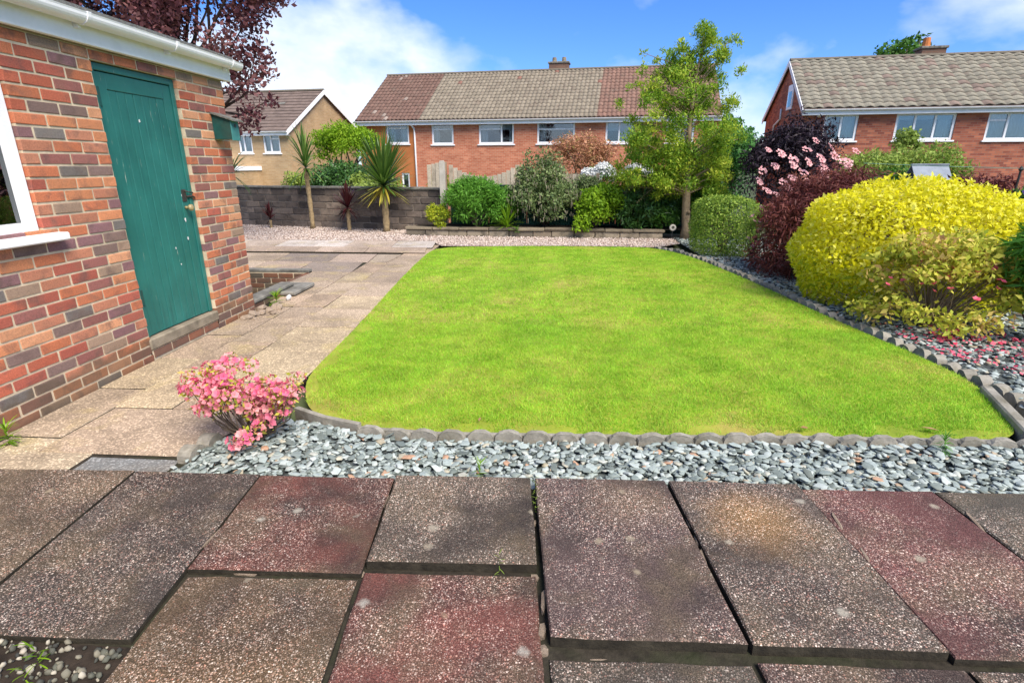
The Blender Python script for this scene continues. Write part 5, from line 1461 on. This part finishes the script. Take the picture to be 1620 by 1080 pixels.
# ---- golden green tree
tb = (2.86, 11.62, 0.0)
gt = thing('slim_tree', 'slim golden green tree standing at the right end of the raised bed', 'tree', tb)
TC = [(2.89, 3.81, .16), (2.67, 3.65, .16), (2.51, 3.44, .13), (3.09, 3.54, .15), (3.32, 3.62, .10), (3.24, 3.42, .10), (2.10, 3.40, .07), (2.36, 3.16, .20), (2.88, 3.27, .16), (3.19, 3.23, .13), (2.00, 3.20, .09), (2.66, 3.30, .18), (2.45, 3.52, .10),
      (1.79, 2.78, .14), (2.20, 2.89, .22), (2.67, 2.99, .22), (3.08, 2.88, .20), (1.74, 2.52, .16), (2.35, 2.60, .22), (2.84, 2.54, .24), (3.18, 2.54, .20), (2.01, 2.22, .18), (2.56, 2.26, .24), (3.05, 2.14, .24), (1.79, 1.85, .24), (2.23, 1.79, .28), (2.73, 1.79, .26), (3.17, 1.79, .26),
      (1.69, 1.51, .22), (2.20, 1.42, .22), (2.77, 1.42, .26), (3.33, 1.52, .26), (3.1, 1.22, .22), (2.55, 1.15, .22), (1.95, 1.62, .24), (1.62, 1.22, .14), (3.48, 1.85, .16), (2.02, 1.98, .2), (2.4, 0.98, .18), (3.2, 0.98, .2), (2.75, 1.1, .2), (1.75, 1.1, .15), (2.1, 1.2, .2), (3.4, 1.2, .2)]
cl = []
for (x, z, r_) in TC:
    dy = (1 - abs(z - 2.1) / 2.4) * 0.75
    for k in range(5):
        y = 11.62 + random.uniform(-dy, dy); q = r_ * random.uniform(0.55, 1.1); rx = random.gauss(0, 0.06 + 0.13 * (k > 0))
        cl.append((x + rx, y, z + random.gauss(0, 0.09), q * 1.05, q * 1.05, q * 0.85))
P, nr, tone = clump_points(50000, cl, 1.0)
V, F, tn = leaf_quads(P - np.array(tb), nr, 0.060, 0.024, 1.0, -0.9, tone)
new_obj('crown', np_mesh('crown', V, F, tn), LM['treeleaf'], gt)
mb = MB(); tr = [(0, 0, 0), (0.01, 0, 0.25), (-0.03, 0, 0.6), (-0.05, 0.02, 1.0), (-0.09, 0, 1.5), (-0.12, 0, 2.2), (-0.08, 0, 3.0), (0.0, 0, 3.75)]
mb.tube(tr, [0.105, 0.088, 0.082, 0.075, 0.062, 0.045, 0.026, 0.008], 10)
mb.tube([(0.02, -0.07, 0.55), (0.0, -0.12, 0.57)], [0.035, 0.03], 8)
for c in random.sample(cl, 110):
    t = np.array(c[:3]) - np.array(tb); hz = max(0.9, t[2] - random.uniform(0.25, 0.6)); hz = min(hz, 3.5)
    s0 = np.array((np.interp(hz, [p[2] for p in tr], [p[0] for p in tr]), 0, hz))
    mb.tube([s0, s0 * 0.5 + t * 0.5 + np.array((0, 0, 0.03)), t], [0.016, 0.009, 0.004], 5)
mb.obj('trunk', M['palebark'], gt, True)

# ---- right border, far to near
plant('shrub', 'blue green leafy tree between the slim tree and the elder', 'tree', (4.1, 13.3, -0.05), mound((3.95, 12.9, 1.30), (0.92, 0.7, 1.05), 50, 0.27), 13000, 0.075, 0.04, LM['blue'], M['bark'], 0.03, 10)
plant('shrub', 'yellow green bushy treetop just right of the slim tree', 'shrub', (4.3, 15.0, -0.1), mound((4.35, 14.9, 1.55), (1.05, 0.7, 1.0), 30, 0.26), 6500, 0.06, 0.025, LM['gold_green'], M['bark'], 0.03, 8)
plant('shrub', 'mid green leafy shrub filling the gap between tree trunk and hedge', 'shrub', (3.35, 12.3, 0.0), mound((3.4, 12.3, 0.62), (0.62, 0.45, 0.62), 30, 0.2), 6500, 0.07, 0.035, LM['mid'], M['bark'], 0.015, 8)
hd = thing('clipped_hedge', 'square clipped green hedge at the back of the slate border', 'hedge', (3.03, 9.72, 0.0))
def super_leaves(c, Rd, p, n, L, wd, mat, thick=0.16, bumpy=0.05, spread=0.7):
    d = sph(n); s = (np.abs(d) ** p).sum(1, keepdims=True) ** (-1 / p)
    Q = d * s
    bmp = 1 + bumpy * (np.sin(Q[:, :1] * 7 + 1) * np.sin(Q[:, 1:2] * 6 + 2) + np.sin(Q[:, 2:] * 8 + Q[:, :1] * 5)) * 0.7
    f = 1 - thick * rng.random((n, 1)) ** 1.8
    P = np.array(c) + Q * np.array(Rd) * bmp * f
    g = np.sign(Q) * np.abs(Q) ** (p - 1) / np.array(Rd); nr = unit(g)
    k = P[:, 2] > 0.02
    return leaf_quads(P[k], nr[k] + np.array((0, 0, 0.25)), L, wd, spread)
V, F, tn = super_leaves((0, 0, 0.46), (0.48, 0.62, 0.50), 5.0, 16000, 0.036, 0.020, None, 0.18, 0.03)
new_obj('crown', np_mesh('crown', V, F, tn), LM['hedge'], hd)
stems_mb((0, 0, 0), [(random.uniform(-.35, .35), random.uniform(-.4, .4), random.uniform(.4, .8)) for _ in range(14)], 0.014, 0.005).obj('stems', M['darkbark'], hd)
el = plant('elder', 'near black elder shrub carrying flat pink flower heads', 'shrub', (4.55, 11.1, 0.0), mound((4.5, 11.0, 1.45), (0.92, 0.75, 0.86), 52, 0.25) + [(3.8, 10.7, 1.15, .28, .25, .3), (4.05, 10.6, 1.0, .3, .25, .3), (3.75, 10.8, 1.5, .22, .25, .25), (4.95, 11, 2.1, .3, .25, .22), (5.2, 11, 1.85, .25, .25, .2), (4.5, 11, 2.3, .2, .2, .16)], 13000, 0.085, 0.026, LM['elder'], M['darkbark'], 0.02, 12, 0.7, 0.8, 0.3)
def umbel_mesh():
    import bmesh
    V = []; F = []; T = []; b = 0
    for i in range(24):
        a = random.uniform(0, 6.28); q = math.sqrt(random.random()); c = np.array((q * math.cos(a), q * math.sin(a), 0.12 - 0.14 * q * q)); s = 0.26
        V += [c + np.array(p) for p in ((s, 0, 0), (0, s, .03), (-s, 0, 0), (0, -s, .03))]; F.append((b, b + 1, b + 2, b + 3)); b += 4; T += [random.random()] * 4
    m = np_mesh('flower_head', np.array(V), np.array(F), np.array(T)); m.materials.append(LM['umbel']); return m
um = [umbel_mesh() for _ in range(3)]
def px_on(u, v, Y):
    f, pt, yw = 858.0, 0.314, 0.064
    fw = np.array((-math.sin(yw) * math.cos(pt), math.cos(yw) * math.cos(pt), -math.sin(pt))); rt = np.array((math.cos(yw), math.sin(yw), 0)); up_ = np.cross(rt, fw)
    d = fw + rt * (u - 810) / f - up_ * (v - 540) / f
    return np.array((0, 0, CAM_H)) + d * Y / d[1]
for (x, z, s) in ((3.94, 1.66, .10), (4.12, 1.56, .11), (4.14, 1.48, .09), (4.30, 1.36, .11), (4.62, 1.42, .10), (4.15, 1.27, .08), (4.02, 1.20, .08), (4.12, 1.10, .09), (3.82, 1.05, .10), (3.98, 0.98, .10), (4.66, 1.28, .08), (4.70, 1.74, .10), (5.02, 1.52, .12), (5.06, 1.44, .10), (3.76, 1.72, .07), (4.40, 1.20, .08), (4.42, 1.86, .07), (5.2, 1.7, .08), (3.72, 1.38, .09), (3.88, 1.46, .08), (4.30, 1.72, .09), (4.55, 1.58, .10), (4.36, 1.52, .09), (4.78, 1.62, .09), (3.7, 1.2, .09)):
    y = 10.72 - 0.84 * math.sqrt(max(0.05, 1 - ((x - 4.5) / 0.95) ** 2 * 0.8))
    new_obj('flower_head', random.choice(um), None, el, (x - 4.55, y - 11.1, z), (0.85 + random.gauss(0, .15), random.gauss(0, .2), random.uniform(0, 0.5)), scale=(s * 0.9, s * 0.9, s * 0.9))
# red maple: a weeping mound of fine leaves
ac = plant('red_acer', 'dark red weeping maple mound between the hedge and golden bush', 'shrub', (3.85, 8.0, 0.0), mound((3.95, 8.0, 0.74), (0.98, 0.85, 0.74), 70, 0.24) + [(3.2, 7.8, 0.55, .34, .34, .38), (3.2, 7.75, 0.82, .28, .3, .2), (3.35, 7.5, 0.35, .3, .28, .3), (3.3, 7.6, 0.7, .35, .3, .3), (4.3, 7.9, 1.28, .4, .3, .16), (3.9, 7.8, 1.38, .4, .35, .14), (3.1, 7.5, .22, .25, .25, .22), (3.3, 7.3, .2, .25, .2, .2), (3.0, 7.8, .3, .22, .3, .28), (3.2, 8.1, .25, .25, .3, .25), (3.4, 7.6, .22, .34, .3, .24), (3.7, 7.6, .25, .4, .3, .28), (3.25, 7.8, .2, .3, .3, .22)], 32000, 0.075, 0.016, LM['acer'], M['darkbark'], 0.03, 14, 0.6, 0.9, 1.2)
rs = plant('rose_bush', 'straggly rose with a few pale pink blooms beside the hedge', 'shrub', (3.22, 8.75, 0.0), mound((3.25, 8.7, 0.50), (0.24, 0.22, 0.42), 14, 0.11, fill=0), 900, 0.05, 0.028, LM['light'], M['bark'], 0.008, 12, 0.9)
rose = scatter_blossom_mesh('bloom', 0.042); rose.materials.append(LM['umbel'])
for i in range(16):
    new_obj('bloom', rose, None, rs, (random.uniform(-.2, .22), random.uniform(-.3, -.12), random.uniform(0.28, 0.95)), (random.uniform(0.3, 1.2), random.uniform(-.4, .4), random.uniform(0, 6)), scale=(random.uniform(.7, 1.1),) * 3)
# golden dome
gd = thing('golden_privet', 'large bright yellow dome shaped clipped bush', 'shrub', (3.98, 6.32, 0.0))
V, F, tn = super_leaves((0, 0, 0.54), (1.12, 0.90, 0.74), 2.65, 40000, 0.050, 0.028, None, 0.22, 0.05, 0.85)
# greener, deeper leaf colour picked more often towards the bottom
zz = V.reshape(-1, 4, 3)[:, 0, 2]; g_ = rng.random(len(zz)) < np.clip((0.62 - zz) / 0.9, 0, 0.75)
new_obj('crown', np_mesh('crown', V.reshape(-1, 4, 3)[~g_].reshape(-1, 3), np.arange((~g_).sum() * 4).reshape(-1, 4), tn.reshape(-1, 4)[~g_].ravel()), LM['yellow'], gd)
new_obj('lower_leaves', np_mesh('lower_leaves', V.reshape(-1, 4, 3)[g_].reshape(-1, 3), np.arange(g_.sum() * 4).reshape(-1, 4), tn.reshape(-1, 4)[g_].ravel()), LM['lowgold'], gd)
sp = []
for i in range(150):
    a_ = random.uniform(0, 6.28); q_ = math.sqrt(random.random()); z0_ = 0.54 + 0.76 * max(0, 1 - q_ ** 2.35) ** (1 / 2.35)
    for k in range(9): sp.append((1.10 * q_ * math.cos(a_) + random.gauss(0, .012), 0.88 * q_ * math.sin(a_) + random.gauss(0, .012), z0_ + 0.012 * k - 0.03))
V, F, tn = leaf_quads(np.array(sp), np.tile((0, 0, 1.0), (len(sp), 1)), 0.05, 0.026, 1.0, -0.8); new_obj('young_shoots', np_mesh('young_shoots', V, F, tn), LM['yellow'], gd)
stems_mb((0, 0, 0), [(random.uniform(-.8, .8), random.uniform(-.6, .6), random.uniform(.4, .9)) for _ in range(22)], 0.018, 0.006).obj('stems', M['bark'], gd)
# fading azalea in front of it
az = plant('fading_azalea', 'twiggy yellowing azalea with last pink flowers in front of golden bush', 'shrub', (3.62, 5.18, 0.0), mound((3.66, 5.2, 0.55), (0.70, 0.55, 0.40), 46, 0.15, fill=0) + [(3.66 + 0.62 * math.cos(a), 5.2 + 0.5 * math.sin(a), random.uniform(0.16, 0.42), .14, .14, .12) for a in np.linspace(2.9, 6.3, 14)], 6400, 0.058, 0.032, LM['azlight'], M['palebark'], 0.009, 26, 0.95, 0.9)
tw = MB()
for i in range(90):
    a = random.uniform(0, 6.28); q = random.uniform(0.2, 1.0)
    t = np.array((0.04 + 0.66 * q * math.cos(a), 0.5 * q * math.sin(a), random.uniform(0.2, 0.85) * (1.1 - 0.5 * q)))
    m_ = t * 0.5 + rng.normal(size=3) * 0.05 + np.array((0, 0, 0.04)); tw.tube([rng.normal(size=3) * 0.03 * np.array((1, 1, 0)), m_ * 0.7, m_, t], [0.009, 0.007, 0.005, 0.002], 4)
tw.obj('twigs', M['palebark'], az)
bl = scatter_blossom_mesh('blossom', 0.030); bl.materials.append(LM['petal'])
for i in range(46):
    a = random.uniform(math.pi, 2 * math.pi); q = random.uniform(.3, 1)
    new_obj('blossom', bl, None, az, (0.05 + 0.62 * q * math.cos(a), 0.5 * q * math.sin(a), 0.80 - 0.45 * q + random.uniform(0, .16)), (random.uniform(0, 1), random.uniform(-.5, .5), random.uniform(0, 6)), scale=(random.uniform(.7, 1.1),) * 3)
# leafy clump at the right edge
bmb = thing('leafy_clump', 'fresh green narrow leaved clump at the right edge of the slate border', 'shrub', (4.20, 4.75, 0.0))
cl = mound((4.22, 4.75, 0.62), (0.36, 0.45, 0.58), 30, 0.15)
P, nr, tone = clump_points(4200, cl, 0.6); V, F, tn = leaf_quads(P - np.array((4.20, 4.75, 0)), nr, 0.12, 0.020, 0.8, 0.6, tone); new_obj('crown', np_mesh('crown', V, F, tn), LM['bamboo'], bmb)
stems_mb((0, 0, 0), [np.array(c[:3]) - np.array((4.20, 4.75, 0)) for c in cl[:18]], 0.008, 0.003).obj('stems', M['bark'], bmb)
plant('shrub', 'tall green shrub on the far right behind the leafy clump', 'shrub', (5.25, 6.0, 0.0), mound((5.3, 6.0, 0.72), (0.42, 0.5, 0.62), 26, 0.18), 4500, 0.07, 0.03, LM['mid'], M['bark'], 0.012, 8)
# behind the golden bush
plant('shrub', 'wide pale green shrub below the windows of the right house', 'shrub', (7.6, 13.2, 0.0), mound((7.0, 13.0, 1.25), (0.85, 0.7, 0.62), 28, 0.24) + mound((8.2, 13.0, 1.30), (1.0, 0.7, 0.72), 30, 0.26), 11000, 0.075, 0.035, LM['light'], M['bark'], 0.03, 12, 0.7)
plant('shrub', 'pale variegated shrub standing before the middle window of right house', 'shrub', (9.6, 16.5, -0.5), mound((9.75, 16.4, 1.85), (0.42, 0.4, 0.60), 14, 0.2, fill=0), 1300, 0.09, 0.05, LM['light'], M['bark'], 0.02, 8, 0.9)
plant('dark_shrub', 'dark purple red shrub behind the right of golden bush', 'shrub', (6.1, 8.4, 0.0), mound((6.1, 8.4, 0.95), (0.48, 0.45, 0.46), 24, 0.17), 5200, 0.075, 0.022, LM['acer'], M['darkbark'], 0.015, 8)
plant('shrub', 'mid green shrub filling behind the bird table', 'shrub', (6.6, 10.5, 0.0), mound((6.5, 10.5, 0.75), (1.3, 0.6, 0.72), 30, 0.25), 6500, 0.08, 0.035, LM['mid'], M['bark'], 0.02, 8)
bt = thing('bird_table', 'grey roofed bird table behind the golden bush', 'bird table', (5.75, 9.0, 0.0), R(-6))
MB().box(-0.03, 0.03, -0.03, 0.03, 0, 1.14, 0.004).obj('post', M['wood'], bt)
MB().box(-0.26, 0.30, -0.18, 0.18, 1.14, 1.165, 0.004).obj('tray', M['slateroof'], bt)
for x in (-0.2, 0.2):
    for y in (-0.12, 0.12): MB().box(x - 0.012, x + 0.012, y - 0.012, y + 0.012, 1.166, 1.29).obj('upright', M['wood'], bt)
for s in (-1, 1):
    MB().prism([(0, 1.475), (s * 0.22, 1.235), (s * 0.22, 1.22), (0, 1.455)], 0, -0.25, 0.25).obj('roof_board', M['slateroof'], bt)
MB().box(-0.255, 0.255, -0.022, 0.022, 1.47, 1.49, 0.004).obj('ridge', M['slateroof'], bt)
pst = thing('line_post', 'thin dark metal post holding the washing line on the far right', 'post', (6.05, 7.7, 0.0))
MB().tube([(0, 0, 0), (0, 0, 1.40)], 0.013, 8).obj('pole', M['iron'], pst); MB().tube([(0, 0, 1.40), (0, 0, 1.42), (0, 0, 1.46)], [0.02, 0.028, 0.006], 8).obj('finial', M['iron'], pst)
mb = MB(); mb.tube([(5.1, 9.6, 1.50), (5.6, 8.6, 1.455), (6.05, 7.7, 1.43), (7.2, 5.4, 1.47)], 0.004, 5)
tag(mb.obj('washing_line', M['line'], None), 'thin pale green washing line tied to the dark metal post', 'line')
cmt = thing('clematis', 'clematis with violet flowers climbing by the metal post', 'climber', (5.9, 7.4, 0.0))
P, nr, tone = clump_points(900, mound((0, 0, 0.85), (0.22, 0.2, 0.42), 10, 0.13), 0.8); V, F, tn = leaf_quads(P, nr, 0.06, 0.03, 0.9); new_obj('crown', np_mesh('crown', V, F, tn), LM['mid'], cmt)
stems_mb((0, 0, 0), [(0.05, 0, 1.1), (-0.1, 0, 0.9), (0.1, 0.05, 0.7)], 0.006, 0.003).obj('stems', M['darkbark'], cmt)
pf = scatter_blossom_mesh('flower', 0.06, 6); pf.materials.append(LM['purple'])
for q in ((-0.08, -0.2, 1.16), (0.04, -0.22, 1.12), (-0.02, -0.22, 1.02)): new_obj('flower', pf, None, cmt, q, (1.1, 0.1, random.uniform(0, 6)))

# ---- far trees showing above and between the roofs
for (x, y, z, rx, rz, lab) in ((-11.0, 44, 3.6, 1.7, 2.3, 'far tree showing between the buff house and the long house'), (13.6, 48, 3.6, 2.6, 2.3, 'far tree showing left of the right house gable'), (23.5, 42, 7.6, 2.4, 2.3, 'far tree rising behind the chimney of the right house'), (8.8, 40, 2.2, 2.6, 2.4, 'far tree low between the long house and the right house')):
    plant('far_tree', lab, 'tree', (x, y, ZB), mound((x, y, z), (rx, rx, rz), 26, 0.7, top=False), 4200, 0.28, 0.18, LM['mid' if x > 9 else 'blue'], M['bark'], 0.16, 8, group='trees beyond the houses')

# ================================================================== SMALL THINGS
# ---- pink azalea by the patio
pb = np.array((-1.60, 2.60, 0.02))
pa = thing('pink_azalea', 'low pink flowering azalea at the corner of the patio and path', 'shrub', tuple(pb))
cl = []
for (x, z, r_) in ((-1.70, 0.445, .060), (-1.66, 0.42, .055), (-1.78, 0.40, .055), (-1.90, 0.36, .05), (-1.80, 0.34, .075), (-1.70, 0.35, .085), (-1.60, 0.33, .085), (-1.50, 0.30, .08), (-1.41, 0.31, .055), (-1.36, 0.36, .045), (-1.33, 0.28, .04), (-1.72, 0.27, .07), (-1.60, 0.24, .08), (-1.49, 0.22, .07), (-1.42, 0.21, .05), (-1.80, 0.25, .06), (-1.60, 0.15, .07), (-1.53, 0.12, .06), (-1.60, 0.07, .05)):
    for k in range(2): cl.append((x + random.gauss(0, .012), 2.60 + random.uniform(-0.17, 0.17) * (1 - 2.2 * abs(x + 1.6)), z + random.gauss(0, .012), r_, r_, r_ * .85))
cl[-2:] = [(-1.60, 2.47, 0.075, .06, .05, .05), (-1.55, 2.46, 0.12, .06, .05, .05)]
P, nr, tone = clump_points(1500, cl, 0.8); V, F, tn = leaf_quads(P - pb, nr, 0.030, 0.013, 0.8); new_obj('crown', np_mesh('crown', V, F, tn), LM['azlight'], pa)
stm = MB()
for c in cl:
    t = np.array(c[:3]) - pb; s0 = np.array((random.uniform(-.03, .03), random.uniform(-.03, .03), 0)); m_ = t * np.array((0.75, 0.75, 0.42)) + rng.normal(size=3) * 0.012
    stm.tube([s0, s0 * .4 + m_ * .6, m_, t], [0.0065, 0.0055, 0.004, 0.002], 5)
stm.obj('stems', M['bark'], pa, True)
bms = []
for k in range(6):
    m = scatter_blossom_mesh('blossom', 0.016 + 0.003 * (k % 3))
    a = m.attributes['tone']; v = np.zeros(len(m.vertices), dtype=np.float32); a.data.foreach_get('value', v); a.data.foreach_set('value', np.clip(v * 0.35 + (0.0, 0.12, 0.25, 0.38, 0.5, 0.65)[k], 0, 1).astype(np.float32)); m.materials.append(LM['pink']); bms.append(m)
C = np.array(cl)
for i in range(300):
    c = C[random.choices(range(len(C)), (C[:, 3] ** 2).tolist())[0]]; d = sph(1)[0]; d[2] = d[2] if d[2] > -0.4 else -d[2]; d[1] -= 0.35; d /= np.linalg.norm(d)
    p = c[:3] + d * c[3:] * random.uniform(0.85, 1.1) - pb
    if i >= 300: continue
    new_obj('blossom', random.choice(bms), None, pa, tuple(p), (math.acos(max(-1, min(1, d[2]))) * 0.9, 0, math.atan2(d[0], -d[1])), scale=(random.uniform(.75, 1.15),) * 3)

P, nr, tone = clump_points(2600, cl, 0.35); kp = nr[:, 2] > -0.2
V, F, tn = leaf_quads(P[kp] - pb, nr[kp], 0.022, 0.020, 0.5, 0.0, 0.3 + 0.7 * tone[kp]); new_obj('small_petals', np_mesh('small_petals', V, F, tn), LM['pink'], pa)['kind'] = 'stuff'

# ---- fallen petals under the fading azalea
P = in_poly(1500, [(3.08, 5.6), (3.12, 4.6), (3.2, 4.1), (3.25, 3.7), (4.3, 3.9), (4.3, 5.2)])
d_ = np.hypot((P[:, 0] - 3.62) / 1.0, (P[:, 1] - 4.65) / 0.9); P = P[rng.random(len(P)) < np.clip(1.1 - d_, 0, 1) * 0.35]
cl_ = rng.random((26, 2)) * np.array((1.0, 1.3)) + np.array((3.15, 3.95)); P2 = cl_[rng.integers(0, 26, 330)] + rng.normal(size=(330, 2)) * 0.06; P = np.concatenate([P, P2[P2[:, 0] > 3.12]])
V, F, tn = leaf_quads(np.column_stack([P, np.full(len(P), 0.036) + rng.random(len(P)) * 0.012]), np.tile((0, 0, 1.0), (len(P), 1)), 0.034, 0.030, 0.35)
tag(new_obj('fallen_petals', np_mesh('fallen_petals', V, F, tn), LM['petal']), 'bright pink petals fallen on the slate under the azalea', 'petals', kind='stuff')

# ---- weeds, leaves and a disc ornament
def weed(label, x, y, z, s, mat, n=14, group='weeds in the paving'):
    t = thing('weed', label, 'weed', (x, y, z), 0, group)
    V, F, T = strap_leaves(n, s, s * 0.10, 0.7, 0, 0.8); V[:, 2] = np.maximum(V[:, 2], 0.0)
    new_obj('leaves', np_mesh('leaves', V, F, T), mat, t)
weed('tiny weed in the riser below the grey brown slab', -0.15, 1.615, 0.045, 0.032, LM['light'], 8)
weed('tiny weed high in the central patio joint', -0.032, 2.13, 0.06, 0.025, LM['light'], 10)
weed('tiny weed halfway down the central patio joint', -0.027, 1.98, 0.06, 0.028, LM['light'], 10)
weed('small weed in the pebble patch at the bottom left', -1.50, 1.16, 0.02, 0.05, LM['bright'], 12)
weed('second small weed in the pebble patch nearer the corner', -1.47, 1.09, 0.02, 0.04, LM['bright'], 10)
weed('grassy tuft on the path at the left edge', -2.95, 2.50, 0.0, 0.09, LM['bright'], 40)
weed('grassy tuft beside the rubble at the pit coping', -2.98, 5.68, 0.0, 0.12, LM['bright'], 50)
weed('small moss tuft among the slate below the fourth scallop', -0.30, 2.27, 0.035, 0.05, LM['bright'], 22)
weed('green weed patch on the slate at the far right', 2.52, 2.42, 0.03, 0.06, LM['fern'], 60)
weed('feathery weed growing against the right end of the edging', 2.10, 2.68, 0.03, 0.06, LM['fern'], 50)
weed('green tuft on the front of the raised bed wall', -0.65, 11.72, 0.10, 0.10, LM['fern'], 40)
for i, (x, y, a, lab) in enumerate(((1.52, 2.92, 0.5, 'dry curled leaf on the lawn beside the edging, left one'), (2.25, 2.93, 1.9, 'dry curled leaf on the lawn beside the edging, right one'), (-0.38, 2.88, 2.6, 'dry leaf on the worn lawn edge in the middle'))):
    V, F, tn = leaf_quads(np.zeros((1, 3)), np.array([[0, 0, 1.0]]), 0.09, 0.03, 0.1); V = V + np.array((0, 0, 0.0))
    tag(new_obj('dry_leaf', np_mesh('dry_leaf', np.concatenate([V, V + np.array((0, 0, 0.002))]), np.array([[0, 1, 2, 3], [7, 6, 5, 4]]), np.repeat(tn, 2)), LM['dry'], None, (x, y, 0.034), (0.2, 0.1, a)), lab, 'leaf', 'dry leaves on the lawn')
orn = thing('disc_ornament', 'round pale disc ornament on a stick beside the tree trunk', 'ornament', (2.58, 11.55, 0.0))
MB().tube([(0, 0, 0), (0, 0, 0.20)], 0.007, 6).obj('stick', M['iron'], orn)
ring = MB(); k = 20
V = []; F = []
for i in range(k):
    a = 2 * math.pi * i / k
    for (r_, y) in ((0.068, -0.012), (0.068, 0.012), (0.030, -0.022), (0.030, 0.0)): V.append((r_ * math.cos(a), y, 0.245 + r_ * math.sin(a)))
for i in range(k):
    j = (i + 1) % k; F += [(4 * i, 4 * j, 4 * j + 2, 4 * i + 2), (4 * i + 1, 4 * i + 3, 4 * j + 3, 4 * j + 1), (4 * i, 4 * i + 1, 4 * j + 1, 4 * j), (4 * i + 2, 4 * j + 2, 4 * j + 3, 4 * i + 3)]
ring.add(V, F); ring.obj('disc', M['concrete'], orn, True)
MB().tube([(0, -0.012, 0.245), (0, 0.004, 0.245)], 0.029, 12).obj('disc_centre', M['coping'], orn)
